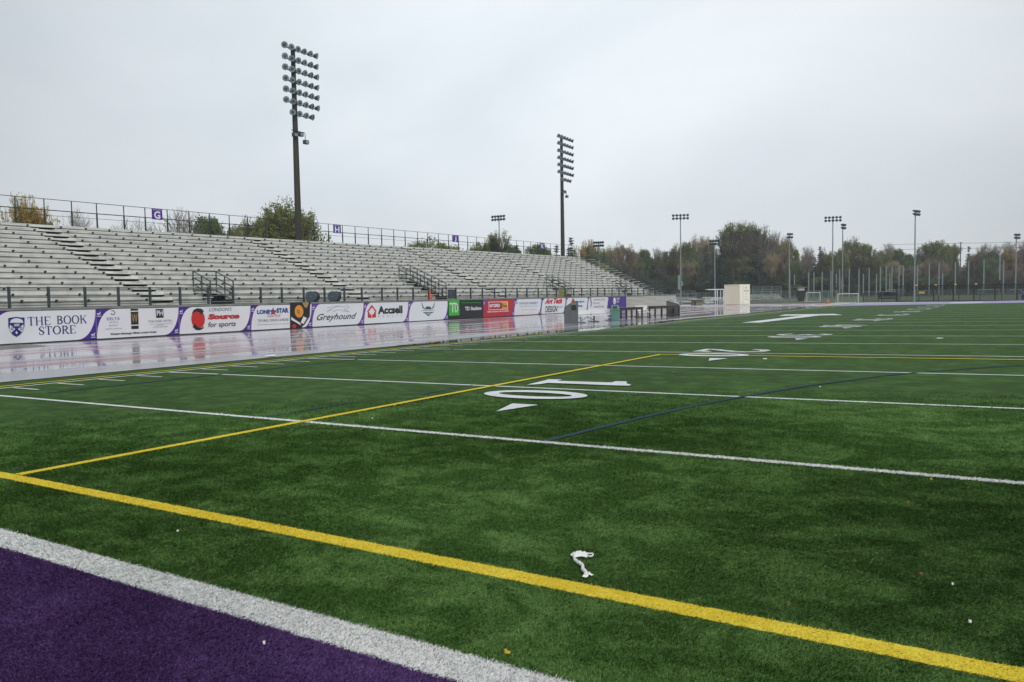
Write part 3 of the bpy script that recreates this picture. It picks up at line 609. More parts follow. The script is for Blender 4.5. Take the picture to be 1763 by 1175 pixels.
sp_ = lambda cx, cy, r1, r2: [(cx+(r1 if i % 2 == 0 else r2)*math.sin(i*PI/5), cy-(r1 if i % 2 == 0 else r2)*math.cos(i*PI/5)*1.1) for i in range(10)]
B.poly(sp_(470, 537, 6.8, 3), 'rblue'); B.poly(sp_(471.5, 538, 4.5, 2), 'red'); B.txt('Texas Grill', 460, 542, 483, 546.5, 'red', 0, .4); B.txt('TEX MEX, DRINKS & MORE', 443.5, 550.5, 496.5, 555.5, 'grey', .01)
bb = MB(); y_ = B.y()
for i in range(16):
    q = B.w(444.5+3.4*i, 559.6-.13*i); bb.flat([(q[0]+.03*math.cos(t*PI/3), q[1]+.03*math.sin(t*PI/3)) for t in range(6)], y_)
bb.build('dots', M['black'], B.root)
B.poly([(499, 521.8), (534, 520.2), (533, 545), (524, 559), (518, 564.5), (499, 565.3)], 'black', 'food_picture'); B.rings(514.5, 536.5, 7.4, 10.8, .02, 'orange', 'food_picture'); B.rings(513.5, 537, 2.4, 3.4, .6, 'dgreen', 'food_picture')
B.poly([(520, 521), (531, 520.5), (530, 526), (527, 531), (523, 528)], 'gold', 'food_picture'); B.poly([(501, 546), (508, 551), (516, 556), (518, 561), (510, 556), (501, 551)], 'white', 'food_picture'); B.poly([(522, 545), (528, 548), (522, 558), (517, 556)], 'white', 'food_picture'); B.rings(506, 562, 3.6, 3.2, .02, 'red', 'food_picture')
B = Ban(4, 'white board with a running greyhound above slanted black script'); B.swoosh(m='violet', wd=.8)
B.strk([[(563, 538), (573, 531), (583, 527.5), (592, 529), (597, 526), (601, 529.5), (598, 531), (592, 534), (600, 536), (601, 537), (592, 536.5), (584, 533), (579, 535), (575, 537.5)], [(563, 530), (574, 528.5), (583, 527)], [(563, 536), (571, 532)], [(577, 534), (573, 537)]], .02, 'grey')
B.txt('Greyhound', 545.5, 541, 614.5, 555.5, 'black', .01, .5)
B = Ban(5, 'white board reading Accsell with a red maple leaf house'); B.swoosh(m='violet', wd=.75)
B.poly([(631.5, 537), (640, 525), (648.5, 536.5), (647, 537), (647.3, 547), (633.3, 547.7), (633, 537)], 'red')
B.poly([(640, 529), (641.5, 532.5), (643.8, 531.5), (643, 535), (646, 535.5), (643.5, 539), (644, 541), (640.7, 541.5), (640.5, 546.5), (639.5, 546.5), (639.4, 541.5), (636.3, 541.8), (636.5, 539.5), (634, 536.5), (637, 535.5), (636.3, 532.5), (638.6, 533)], 'white')
B.txt('Accsell', 650.5, 527.5, 693, 541.5, 'black', .045); B.txt('REALTY', 651, 543.5, 693, 547, 'lgrey', 0, 0, 2.2)
B = Ban(6, 'white board with a dark green winged crest'); B.swoosh(m='violet', wd=.8)
for sg in (-1, 1):
    B.strk([[(737+sg*(4+k*1.3), 533.5-k*.6), (737+sg*(7.5+k*.8), 530.5-k*1.6), (737+sg*(9.5+k*.45), 526.5-k*1.4)] for k in range(5)], .035, 'dgreen')
B.poly([(732.5, 529.5), (735, 528), (739, 528), (742, 529.5), (742, 532.8), (732.5, 533)], 'dgreen'); B.strk([[(725.5, 535), (749, 534.3)]], .03, 'grey'); B.poly([(728, 538), (747, 537.3), (741, 541), (737.5, 545), (733, 541)], 'dgreen'); B.poly([(732, 539), (743, 538.7), (737.5, 542.5)], 'lgrey')
B = Ban(7, 'black TD Stadium board with a green square logo', 'black')
B.poly([(772.3, 517.2), (790.3, 516.7), (791, 543), (773, 544)], 'green', 'logo'); B.strk([[(774.5, 523.3), (784, 522.9)], [(779, 523), (779.6, 537.5)]], .12, 'wpaint', 'logo'); B.strk([[(783.3, 523.5), (783.6, 537), (786, 537), (788, 533.5), (787.6, 526), (785.5, 523), (783.5, 523)]], .11, 'wpaint', 'logo')
B.strk([[(794, 521.8), (828, 521.4)]], .035, 'green'); B.txt('TD Stadium', 800.5, 528.5, 828.8, 535, 'wpaint', .03)
B = Ban(8, 'crimson board with a framed white and orange logo', 'redp'); B.swoosh(m='violet', wd=.9)
B.poly([(841, 520), (874.3, 519.2), (874.3, 533), (841.3, 534.3)], 'wpaint'); B.poly([(841.8, 521), (873.5, 520.2), (873.5, 532.2), (842, 533.3)], 'redp'); B.poly([(863, 520.4), (873.5, 520.2), (873.5, 532.2), (863.5, 532.5)], 'orange')
B.txt('BATTLEFIELD', 843, 524, 861, 529.5, 'wpaint', .05); B.rings(863, 526.5, 2.2, 3.8, .45, 'black'); B.txt('Fest', 866.5, 525, 872.5, 529, 'black', .03); B.txt('FRESH CANADIAN WINGS & SPIRITS', 839, 536.2, 876, 538.6, 'wpaint', .04)
B = Ban(9, 'white board with thin grey-blue FOWLER KENNEDY lettering'); B.swoosh(wd=.8)
B.txt('FOWLER KENNEDY', 894.5, 521, 926, 524.8, 'navy', .01, 0, 1.1); B.txt('SPORT MEDICINE CLINIC', 894.5, 527, 926, 529, 'lgrey', .01); B.txt('fowlerkennedy.com', 897, 533, 924, 535.2, 'lgrey', .01); B.rings(890, 522, 1.3, 2, .6, 'navy')
B = Ban(10, 'white board with red script above tall black DESIGN lettering'); B.swoosh(wd=.75)
B.txt('Art', 937.5, 514.5, 952, 524, 'red', .07, .5); B.txt('Tech', 953, 513.5, 968, 523.5, 'red', .07, .5); B.txt('DESIGN', 939, 527.5, 959.5, 538.5, 'black', .02, .1); B.txt('GROUP', 959.5, 527.5, 968.5, 530.5, 'grey', .0)
B = Ban(11, 'white board with a red flame and blue lettering, behind the tall grey cabinet'); B.swoosh(wd=.7)
B.poly([(986.5, 513), (990, 519), (989, 522.5), (984, 522.8), (983.5, 519)], 'red'); B.txt("Domino's", 991.5, 518, 1006, 521.5, 'blue', .05); B.txt('Pizza', 993, 525, 1003, 529, 'blue', .05)
B = Ban(12, 'white board with a feathered oval emblem beside thin grey lettering'); B.swoosh(wd=.7)
B.strk([[(1017.5, 513), (1016.5, 518), (1018.3, 522), (1017, 528)]], .16, 'black'); B.strk([[(1017.6, 517), (1018.5, 522)]], .07, 'red')
B.txt('CAMPBELL BROS', 1021.5, 515, 1042, 518, 'grey', 0); B.txt('MOVING', 1021.5, 521, 1032, 524, 'grey', 0); B.txt('United Van Lines', 1022.5, 527, 1040, 530, 'black', 0, .3)
B = Ban(13, 'solid purple board at the right end of the row', 'purple')
B.rings(1058, 518.5, 2.5, 6, .62, 'wpaint'); B.poly([(1057, 514.5), (1059.3, 514.3), (1059.3, 521), (1057, 521.3)], 'wpaint'); B.txt('HOME', 1061.5, 512.8, 1066.5, 516.6, 'wpaint', .03); B.txt('OF', 1061.5, 518.3, 1065.5, 521.5, 'wpaint', .03); B.swoosh(True, False, 'violet', .5)
#==PROPS
def at(px, py, z=TZ): P = ground(px, py, z); return (P[0], P[1], z)
# things on the walkway
def ondeck(px, t): s_ = onwall(px, 515, t)[0]; return SP(s_, t, 1.6+zw(s_, t))
def reel(px, t, lb, ribs):
    r = empty('hose_reel', ondeck(px, t), SROT+.5, lb, 'reel', 'reels on the grandstand walkway')
    d = MB(); d.tube((-.42, 0, .36), (.42, 0, .36), .26, n=20)
    if ribs:
        for k in range(8): d.tube((-.38+.1*k, 0, .36), (-.33+.1*k, 0, .36), .3, n=20)
    d.build('drum', M['reel'], r)
    for x in (-.45, .45): MB().tube((x-.03, 0, .36), (x+.03, 0, .36), .36, n=24).build('flange', M['railb'] if x > 0 else M['reel'], r)
    MB().tube((-.55, 0, .36), (.55, 0, .36), .04, n=8).build('axle', M['galv'], r); MB().box(-.5, .5, -.25, .25, 0, .05).build('base', M['dark'], r)
reel(538.5, .75, 'blue-grey drum reel on the walkway, the smooth left one of the pair', False); reel(576, .75, 'blue-grey ribbed drum reel on the walkway, the right one of the pair', True)
def cone(loc, lb, h=.7, rz=0):
    r = empty('traffic_cone', loc, rz, lb, 'cone'); MB().lathe([(.16*h/.7, .03), (.12*h/.7, .2*h), (.03, h), (.0, h)], 14).build('cone_body', M['cone'], r, True); MB().box(-.2*h/.7, .2*h/.7, -.2*h/.7, .2*h/.7, 0, .03).build('base', M['cone'], r)
cone(ondeck(740.5, .6), 'orange traffic cone on the grandstand walkway beside the stairwell', .85)
cone(at(1425.5, 524.2), 'small orange marker cone on the track by the far corner of the pitch', .75)
r = empty('storage_box', ondeck(778.5, .6), SROT, 'blue-grey square box on the walkway right of the orange cone', 'box')
MB().box(-.3, .3, -.25, .25, .05, .75).build('body', M['reel'], r, bevel=.02); MB().box(-.32, .32, -.27, .27, .752, .8).build('lid', M['reel'], r, bevel=.01)
r = empty('equipment_box', ondeck(968.5, .5), SROT, 'dull yellow box on the walkway by the third stairwell', 'box')
ylb = mat('dull yellow plastic', lin((146, 146, 88)), .5); MB().box(-.4, .4, -.25, .25, 0, .82).build('body', ylb, r, bevel=.03); MB().box(-.42, .42, -.27, .27, .822, .88).build('lid', ylb, r, bevel=.01)
# slant-topped grey cabinets
def cabinet(loc, rz, lb, wd=1.15, dp=1.0, hb=1.35, hf=1.85, white_top=False):
    r = empty('slant_top_cabinet', loc, rz, lb, 'cabinet', 'slant-topped cabinets beside the track')
    MB().prism([(-wd/2, 0), (wd/2, 0), (wd/2, hf), (wd/2-.28, hf), (-wd/2, hb)], -dp/2, dp/2).build('body', M['cab'], r, bevel=.02)
    if white_top: MB().prism([(wd/2+.05, hf+.06), (-wd/2-.05, hb+.05), (-wd/2-.05, hb+.01), (wd/2+.05, hf+.01)], -dp/2-.03, dp/2+.03).build('lid', M['bench'], r)
    else:
        MB().box(wd/2-.42, wd/2-.1, -dp/2-.012, -dp/2-.002, hf-.55, hf-.22).build('opening', M['black'], r); MB().box(wd/2-.44, wd/2-.08, -dp/2-.02, -dp/2-.002, hf-.2, hf-.08).build('sign_plate', M['wall0'], r)
    return r
P = at(983.5, 557.5); cabinet(P, R(32), 'tall grey slant-topped cabinet with a dark slot, left of the white benches', .84, .62, 1.08, 1.42)
P = at(1158, 544); cabinet(P, R(200), 'grey slant-topped cabinet with a white lid, at the end of the right timber table', .95, .8, .98, 1.32, True)
# green litter bin
r = empty('litter_bin', at(1059, 552), R(30), 'green plastic litter bin with a square opening in its hood', 'bin')
MB().add([(-.33, -.33, 0), (.33, -.33, 0), (.33, .33, 0), (-.33, .33, 0), (-.37, -.37, .88), (.37, -.37, .88), (.37, .37, .88), (-.37, .37, .88)], [(0, 3, 2, 1), (4, 5, 6, 7), (0, 1, 5, 4), (1, 2, 6, 5), (2, 3, 7, 6), (3, 0, 4, 7)]).build('body', M['bin'], r, bevel=.03)
MB().box(-.41, .41, -.41, .41, .882, .94).build('rim', M['bin'], r, bevel=.01); r.scale = (.82, .82, .82)
MB().add([(-.38, -.38, .942), (.38, -.38, .942), (.38, .38, .942), (-.38, .38, .942), (-.29, -.29, 1.33), (.29, -.29, 1.33), (.29, .29, 1.33), (-.29, .29, 1.33)], [(0, 3, 2, 1), (4, 5, 6, 7), (0, 1, 5, 4), (1, 2, 6, 5), (2, 3, 7, 6), (3, 0, 4, 7)]).build('hood', M['bin'], r, bevel=.03)
MB().add([(-.25, -.376, 1.02), (.17, -.376, 1.02), (.15, -.33, 1.24), (-.22, -.33, 1.24)], [(0, 1, 2, 3)]).build('opening', M['black'], r)
# white team benches with backs
def bench(px, py, ln, rz, lb, back=True, tall=.42, bh=.82, brace=False):
    r = empty('team_bench', at(px, py), rz, lb, 'bench', 'white team benches beside the track')
    MB().box(-ln/2, ln/2, -.18, .14, tall-.03, tall+.02).build('seat', M['bench'], r, bevel=.01)
    if back: MB().box(-ln/2, ln/2, .17, .20, tall+.12, bh).build('backrest', M['bench'], r, bevel=.01)
    for x in (-ln*.38, ln*.38):
        f = MB(); f.tube((x, -.02, .03), (x, -.02, tall-.03), .03, n=6); f.tube((x, -.38, .03), (x, .38, .03), .028, n=6); f.tube((x, -.02, tall-.06), (x, .22, tall-.02), .02, n=6); f.tube((x, .22, tall-.04), (x, .22, bh-.04), .02, n=6); f.build('leg', M['rail'], r)
    if brace: MB().tube((-ln*.36, 0, .1), (0, 0, tall-.04), .02, n=6).tube((ln*.36, 0, .1), (0, 0, tall-.04), .02, n=6).build('brace', M['rail'], r)
bench(1011.5, 555, 2.5, R(88), 'low white team bench with crossed braces, right of the grey cabinet', brace=True)
bench(1036, 553, 3.2, R(88), 'longest white team bench, just left of the green litter bin')
bench(1107, 547, 1.6, R(78), 'white team bench with a tall back, between the two timber tables', bh=.95)
# timber tables
def table(px, py, ln, rz, lb, h=.86):
    r = empty('timber_table', at(px, py), rz, lb, 'table', 'timber tables beside the track')
    MB().box(-ln/2, ln/2, -.36, .36, h-.06, h).build('tabletop', M['woodd'], r, bevel=.01); MB().box(-ln/2+.05, ln/2-.05, -.33, .33, h-.2, h-.062).build('apron', M['wood'], r)
    for x in (-ln/2+.1, 0, ln/2-.1):
        for y in (-.28, .28): MB().box(x-.055, x+.055, y-.055, y+.055, 0, h-.202).build('leg', M['wood'], r, bevel=.005)
    MB().box(-ln/2+.05, ln/2-.05, -.22, .22, .12, .17).build('stretcher', M['woodd'], r)
table(1083, 548.6, 2.5, R(70), 'dark timber table right behind the green litter bin'); table(1144, 545.4, 3.4, R(75), 'dark timber table ending at the white-lidded grey cabinet', .88)
# squeegee by the first board
r = empty('floor_squeegee', at(31, 590.5), R(68), 'black floor squeegee with a thin handle leaning on the first board', 'squeegee')
MB().box(-.28, .28, -.09, .09, 0, .16).build('head', M['black'], r, bevel=.02); MB().tube((.2, 0, .1), (2.2, .1, .42), .014, n=6).build('handle', M['railb'], r)
r = empty('spare_pole', at(75, 587), R(78), 'thin dark pole lying on the track at the foot of the first board', 'pole'); MB().tube((-1.0, 0, .03), (1.0, 0, .03), .02, n=6).build('shaft', M['railb'], r)
MB().tube((-1.1, 0, .04), (-.8, 0, .04), .04, n=8).build('grip', M['grey'], r)
# paper ribbon and litter on the turf
def gp(x, y):
    d = ray(x, y); nrm = np.array([-math.sin(R(.65)), 0, math.cos(R(.65))]); k = -(CAM@nrm)/(d@nrm); return CAM+k*d
rb = [gp(960+a/11.75, 920+b/11.75) for a, b in ((330, 500), (335, 570), (350, 620), (420, 675), (490, 715), (515, 760), (500, 800), (540, 840), (580, 880), (570, 930))]
wds = [.006, .004, .0035, .0035, .005, .006, .006, .006, .008, .012]
org = rb[0]; b = MB(); vs = []
Q = []
for i in range(len(rb)-1):
    for k in range(6): Q.append((rb[i]+(rb[i+1]-rb[i])*k/6, wds[i]+(wds[i+1]-wds[i])*k/6))
for i, (q, wd_) in enumerate(Q):
    d = Q[min(i+1, len(Q)-1)][0]-Q[max(i-1, 0)][0]; nn = np.array([-d[1], d[0], 0]); nn /= np.linalg.norm(nn)+1e-9; wv = wd_*(1+.35*math.sin(i*1.9))
    for s, h in ((-1, .022), (-.3, .036+.008*math.sin(i*1.3)), (.4, .034+.008*math.cos(i*2.1)), (1, .02)): p = q+nn*s*wv-org; vs.append((p[0], p[1], p[2]+h))
b.add(vs, [(4*i+j, 4*i+j+1, 4*i+j+5, 4*i+j+4) for i in range(len(Q)-1) for j in range(3)])
pr_ = empty('paper_streamer', org, 0, 'crumpled white paper streamer lying on the green turf beyond the thick yellow line', 'litter')
o_ = b.build('ribbon', M['paper'], pr_, True); sd_ = o_.modifiers.new('s', 'SOLIDIFY'); sd_.thickness = .003
def crumple(pts, seed, h=.02):
    rr = random.Random(seed); bm = bmesh.new(); P3 = []
    for x, y in pts: P3.append(gp(960+x/11.75, 920+y/11.75)-org)
    c = sum(P3)/len(P3); mb = MB(); n = len(P3); rings_ = 4; vs = []
    for k in range(rings_+1):
        f = 1-k/rings_
        for i in range(n):
            p = c+(P3[i]-c)*f; vs.append((p[0]+rr.uniform(-.003, .003), p[1]+rr.uniform(-.003, .003), p[2]+.018+h*(.35+.65*(1-f))*rr.uniform(.4, 1.2)))
    fs = [(k*n+i, k*n+(i+1) % n, (k+1)*n+(i+1) % n, (k+1)*n+i) for k in range(rings_) for i in range(n)]
    return mb.add(vs, fs)
crumple([(258, 490), (275, 465), (315, 452), (345, 470), (365, 490), (370, 430), (420, 418), (480, 412), (505, 440), (550, 430), (600, 470), (610, 510), (590, 545), (540, 540), (470, 525), (410, 540), (350, 560), (320, 545), (290, 525), (268, 515)], 3).build('crumpled_end', M['paper'], pr_)
crumple([(505, 940), (540, 885), (600, 870), (650, 835), (690, 880), (722, 908), (690, 918), (630, 910), (605, 950), (570, 955)], 4, .02).build('crumpled_end', M['paper'], pr_)
lp = [gp(960+a/11.75, 920+b/11.75)-org+np.array([0, 0, .03]) for a, b in ((600, 485), (660, 495), (705, 490), (722, 515), (700, 545), (650, 552), (600, 530))]
b = MB()
for p, q in zip(lp[:-1], lp[1:]): b.tube(p, q, .0045, n=6)
b.build('loop', M['paper'], pr_)
def bit(px, py, m, lb, sz=.03, seed=0, name='fallen_leaf', cat='leaf'):
    P = gp(px, py); rr = random.Random(seed+int(px)); n = 9; sz *= (.42 if m == 'paper' else .62) if py > 640 else 1
    pts = [(sz*(1+.45*math.sin(k*2.3+seed))*math.cos(2*PI*k/n), sz*.6*math.sin(2*PI*k/n)) for k in range(n)]
    b = MB(); b.add([(0, 0, .036)]+[(x, y, .028+rr.uniform(-.006, .012)) for x, y in pts]+[(0, 0, .033)]+[(x, y, .024) for x, y in pts], [(0, k+1, (k+1) % n+1) for k in range(n)]+[(n+1, n+2+(k+1) % n, n+2+k) for k in range(n)]+[(k+1, n+2+k, n+2+(k+1) % n, (k+1) % n+1) for k in range(n)])
    o = b.build(name, M[m], loc=P); o.rotation_euler = (0, 0, rr.uniform(0, 6.28)); tag(o, lb, cat); return o
bit(873, 1134, 'leafy', 'yellow leaf on the turf between goal line and thick yellow line', .022)
bit(1585, 997, 'leafb', 'reddish leaf near the right edge above the thick yellow line', .02); bit(1357, 1052, 'leafb', 'small brown leaf just above the thick yellow line', .012)
bit(1603, 831, 'leafy', 'yellow leaf just below the five yard line at right', .02); bit(1563, 872, 'leafb', 'brown leaf on the turf below the yellow one at right', .022); bit(1336, 930, 'leafb', 'tiny brown leaf left of centre between the thick yellow and white lines', .014)
bit(1412, 669, 'paper', 'white scrap near the blue line at right', .035, name='paper_scrap', cat='litter'); bit(1317, 620, 'paper', 'white scrap right of the number twenty', .08, name='paper_scrap', cat='litter')
bit(1617, 584, 'paper', 'farthest white scrap on the pitch at right', .15, name='paper_scrap', cat='litter'); bit(306, 921, 'paper', 'white scrap above the left goal line', .018, name='paper_scrap', cat='litter')
bit(455, 1118, 'paper', 'thin white scrap on the purple end zone', .016, name='paper_scrap', cat='litter'); bit(1670, 1081, 'paper', 'white scrap above the yellow line near the right edge', .016, name='paper_scrap', cat='litter')
bit(1640, 1015, 'paper', 'white scrap right of the reddish leaf', .012, name='paper_scrap', cat='litter'); bit(641, 724, 'paper', 'pale scrap beside the narrow yellow line', .035, name='paper_scrap', cat='litter'); bit(1160, 643, 'leafb', 'tan leaf above the number ten', .09)
bit(466, 614, 'paper', 'white crumpled bag on the edge of the track', .28, name='paper_bag', cat='litter'); bit(413, 577, 'leafb', 'small brown box lying on the wet track', .16, name='debris', cat='litter')
#==TOWERS
def lamp_head(parent, x, z, yaw, pit, r=.30, face=None):
    h = MB(); d = MB()
    cy, sy, cp_, sp2 = math.cos(yaw), math.sin(yaw), math.cos(pit), math.sin(pit)
    f = Vector((sy*cp_, -cy*cp_, -sp2)); c = Vector((x, -.32, z+.12))
    prof = [(-.30, .07), (-.22, .12), (-.05, r*.8), (.08, r)]
    for (a, ra), (b2, rb2) in zip(prof[:-1], prof[1:]): h.tube(c+f*a, c+f*b2, ra, rb2, 14, False)
    h.tube((x, -.02, z), (x, -.18, z+.05), .05, n=6); h.box(x-.09, x+.09, -.26, -.1, z-.02, z+.16)
    o = h.build('lamp_head', M['lamp'], parent); d.tube(c+f*.075, c+f*.10, r*.94, r*.94, 16); d.build('lens', face or M['lens'], o)
    rg = MB(); rg.tube(c+f*.101, c+f*.112, r*.45, r*.45, 10); rg.build('bulb_shield', M['lensd'], o)
def tower(px_bot, t, s_, hz, zs, lb, rseed):
    r = empty('floodlight_tower', SP(s_, t, 0), SROT, lb, 'floodlight', 'tall brown floodlight towers behind the grandstand')
    MB().tube((0, 0, -.1), (0, 0, hz), .36, .20, 12).build('pole', M['pole'], r); rr = random.Random(rseed)
    for i, z in enumerate(zs):
        n = 6 if i < 6 else 4; xs = [-.62+.72*k-.36*2+.3 for k in range(6)] if n == 6 else [-.68+.75*k for k in range(4)]
        wf_ = 1.12 if rseed == 1 else 1.35; xs = [(-1.15+.70*k)*wf_ for k in range(6)] if n == 6 else [(-.5+.72*k)*wf_ for k in range(4)]
        MB().box(min(xs)-.15, max(xs)+.15, -.30, -.24, z-.05, z+.04).build('crossarm', M['lamp'], r)
        MB().box(-.12, .12, -.26, .1, z-.1, z+.02).build('bracket', M['pole'], r)
        for k, x in enumerate(xs): lamp_head(r, x, z, R(-38+13*k+rr.uniform(-5, 5)) if n == 6 else R(-38+18*k), R(16+rr.uniform(-5, 5)), .29)
    zz = zs[-1]-1.5
    MB().box(-.7, .9, -.28, -.22, zz, zz+.06).build('crossarm', M['pole'], r)
    for x, dz in ((-.38, -.35), (.32, -.2), (.95, -.8)):
        f = MB(); f.box(x-.22, x+.22, -.5, -.15, zz+dz-.18, zz+dz+.16); f.tube((x, -.25, zz), (x, -.25, zz+dz+.16), .03, n=6); o = f.build('box_floodlight', M['lamp'], r)
        MB().box(x-.19, x+.19, -.515, -.502, zz+dz-.15, zz+dz+.1).build('lens', M['lens'], o)
def zat(px, py, t): return onwall(px, py, t)
s1_, z1_ = zat(509, 86, 16); s2_, z2_ = zat(967, 235, 16)
tower(0, 16, zat(514, 400, 16)[0], z1_, [zat(509, y, 16)[1] for y in (89, 108, 126, 144.5, 162.5, 180.5, 199)], 'nearer, larger brown floodlight tower rising behind the grandstand', 1)
tower(0, 16, zat(969, 436, 16)[0], z2_, [zat(967, y, 16)[1] for y in (239, 251, 263.5, 275.5, 287.5, 299.5, 311)], 'farther brown floodlight tower rising at the right end of the grandstand', 2)
def small_pole(px, ybase, ytop, lb, rz=0., wpx=28, depth=None, box=False, rows=2, cols=5):
    if depth is None:
        P = ground(px, ybase, -.05); depth = float((P-CAM)@FW)
    P = deep(px, ytop, depth); H = P[2]+.05; r = empty('light_pole', (P[0], P[1], -.05), rz, lb, 'light pole', 'slim grey floodlight poles in the distance')
    sc = depth/FPX; W_ = wpx*sc
    MB().tube((0, 0, 0), (0, 0, H), max(.13, 2.3*sc/2*1.1), max(.08, 1.6*sc/2), 10).build('pole', M['galv'], r)
    for k in range(rows):
        z = H-.1-k*5.3*sc; MB().box(-W_/2, W_/2, -.06, .06, z-.05, z+.05).build('crossarm', M['lamp'], r)
        for i in range(cols):
            x = -W_/2*.9+W_*.9*i/(cols-1); rr = 2.3*sc; h = MB(); h.tube((x, .1, z+.1), (x, -.25, z-.02), rr*.4, rr, 10); h.tube((x, -.25, z-.02), (x, -.4, z-.1), rr, rr*.9, 10); h.build('lamp_head', M['lensd'], r)
    if box:
        z = 2.6; MB().box(-.45, -.1, -.2, .2, z, z+2.4).build('control_box', M['galv'], r); MB().box(.1, .35, -.2, .2, z+.6, z+1.4).build('control_box', M['galv'], r)
small_pole(1171.5, 526, 370, 'slim grey light pole rising just right of the grandstand wall', R(20), 27, box=True)
small_pole(1434, 516, 374, 'taller of the two neighbouring light poles near the white goals', R(15), 26, 175, rows=2)
small_pole(1451, 508, 387, 'thinner light pole directly right of the tall one by the white goals', R(75), 12, 200, cols=4, box=True)
small_pole(1576, 521, 363, 'tall light pole standing alone above the black fence at right', R(68), 15, cols=4)
small_pole(1750, 505, 404, 'light pole at the right edge of the picture before the trees', R(60), 13, 230, cols=4)
small_pole(1230.5, 523, 414, 'light pole directly behind the white frame left of the container', R(10), 15, 150, cols=4)
small_pole(1359, 510, 403, 'light pole half hidden in the trees right of the tallest tree', R(50), 9, 250, cols=3)
small_pole(1031, 515, 417, 'light pole standing beyond the right end of the grandstand seats', R(10), 17, 165)
small_pole(859, 500, 372, 'light pole seen behind the top fence between signs J and K', R(0), 26, 145)
#==FAR
# net posts
NP = [(1359.7, 464, 260), (1367.7, 473, 265), (1392.2, 469, 255), (1401.2, 469, 258), (1415.4, 468, 250), (1430.4, 467, 245), (1439.6, 472, 262), (1445.6, 464, 245), (1462, 463.5, 243), (1478.8, 463, 240), (1486.4, 472, 262), (1496.4, 461.5, 238), (1509, 472, 262), (1515.8, 460, 235), (1525.8, 458.5, 235), (1532, 471, 262), (1535.7, 459.5, 232), (1547.9, 457.5, 230), (1555.2, 457.5, 228), (1579.8, 456.5, 222), (1600, 455.7, 218), (1616.8, 454, 214), (1622.8, 471, 262), (1644.9, 451.5, 208), (1667.7, 449.5, 200), (1694.1, 448, 194), (1721.5, 441, 262), (1728, 448, 188)]
p0 = None
for i, (px, yt, dp) in enumerate(NP):
    P = deep(px, yt, dp)
    o = MB().tube((0, 0, 0), (0, 0, P[2]+.09), dp/FPX*1.2, dp/FPX*1.0, 8).build('net_post', M['galv'], loc=(P[0], P[1], -.09))
    tag(o, ordn(i)+' from the left of the tall thin net posts standing before the trees', 'post', 'tall thin net posts before the trees')
# shipping container
def container(px0, px1, py, lb):
    P0 = ground(1247.5, 524.3, TZ); P1 = ground(1272.5, 524.8, TZ); P2 = ground(1290.5, 522.3, TZ)
    r = empty('storage_container', P1, 0, lb, 'container'); a = Vector((P0-P1).tolist()); c = Vector((P2-P1).tolist())
    # square the two visible walls up to real proportions
    d1 = a.normalized(); L1 = 4.6; d2 = Vector((-d1.y, d1.x, 0)) if (Vector((-d1.y, d1.x, 0))).dot(c) > 0 else Vector((d1.y, -d1.x, 0)); L2 = 2.6; H = float(deep(1272.5, 490.2, (P1-CAM)@FW)[2])
    L1 = 3.0/abs(ray(0, 0)[0]) if False else a.length if a.length < 7 else 6.
    return r, d1, d2, L1, H
P1 = ground(1273, 525, TZ); dpt = float((P1-CAM)@FW); wpx = dpt/FPX
lat = Vector((RT[0], RT[1], 0)).normalized(); dpv = Vector((FW[0], FW[1], 0)).normalized()
r = empty('storage_container', P1, 0, 'cream corrugated shipping container with dark writing on its end doors', 'container')
H = (525-490)*wpx; vd_ = Vector((P1[0]-CAM[0], P1[1]-CAM[1], 0)).normalized(); lv_ = Vector((vd_.y, -vd_.x, 0)); d1 = (-lv_*.766+vd_*.643).normalized(); L1 = 25.5*wpx/.766; L2 = 17.5*wpx/.643
r.rotation_euler = (0, 0, math.atan2(d1.y, d1.x)+PI); ang = r.rotation_euler.z
# local frame: origin at nearest corner, -x along long wall, depth axis +y away
side = MB(); n = 22
for k in range(n):
    x0, x1 = -L1*k/n, -L1*(k+1)/n; w1 = (x1-x0)
    side.add([(x0, 0, .15), (x0+w1*.35, 0, .15), (x0+w1*.5, .045, .15), (x0+w1*.85, .045, .15), (x1, 0, .15), (x0, 0, H-.12), (x0+w1*.35, 0, H-.12), (x0+w1*.5, .045, H-.12), (x0+w1*.85, .045, H-.12), (x1, 0, H-.12)], [(0, 5, 6, 1), (1, 6, 7, 2), (2, 7, 8, 3), (3, 8, 9, 4)])
side.build('side_wall', M['cream'], r)
MB().box(-L1, 0, .06, L2, .15, H-.05).build('shell', M['cream'], r); MB().box(-L1-.03, .03, -.03, L2, H-.12, H).build('roof', M['cream'], r)
MB().box(-L1-.03, .03, -.03, L2, .02, .15).build('base_frame', M['cream'], r)
dr = MB().box(.002, .04, .1, L2-.1, .2, H-.15).build('door', M['wpaint'] if False else M['cream'], r)
tb = MB()
for body, zz, hh, w0, w1 in (('WE', H*.80, .22, .50, .68), ('RENTALS', H*.64, .26, .42, .86), ('&', H*.50, .2, .58, .68), ('SALES', H*.38, .1, .50, .72), ('STORAGE', H*.24, .14, .46, .84)):
    k = len(tb.v); text_mb(body, L2*w0, zz, L2*(w1-w0), hh, 0, .02, mbo=tb)
tb.v = [(.046, v[0], v[2]) for v in tb.v]; tb.build('lettering', M['grey'], r)
for y in (L2*.3, L2*.36): MB().tube((.06, y, .2), (.06, y, H-.2), .02, n=6).build('locking_bar', M['white'], r)
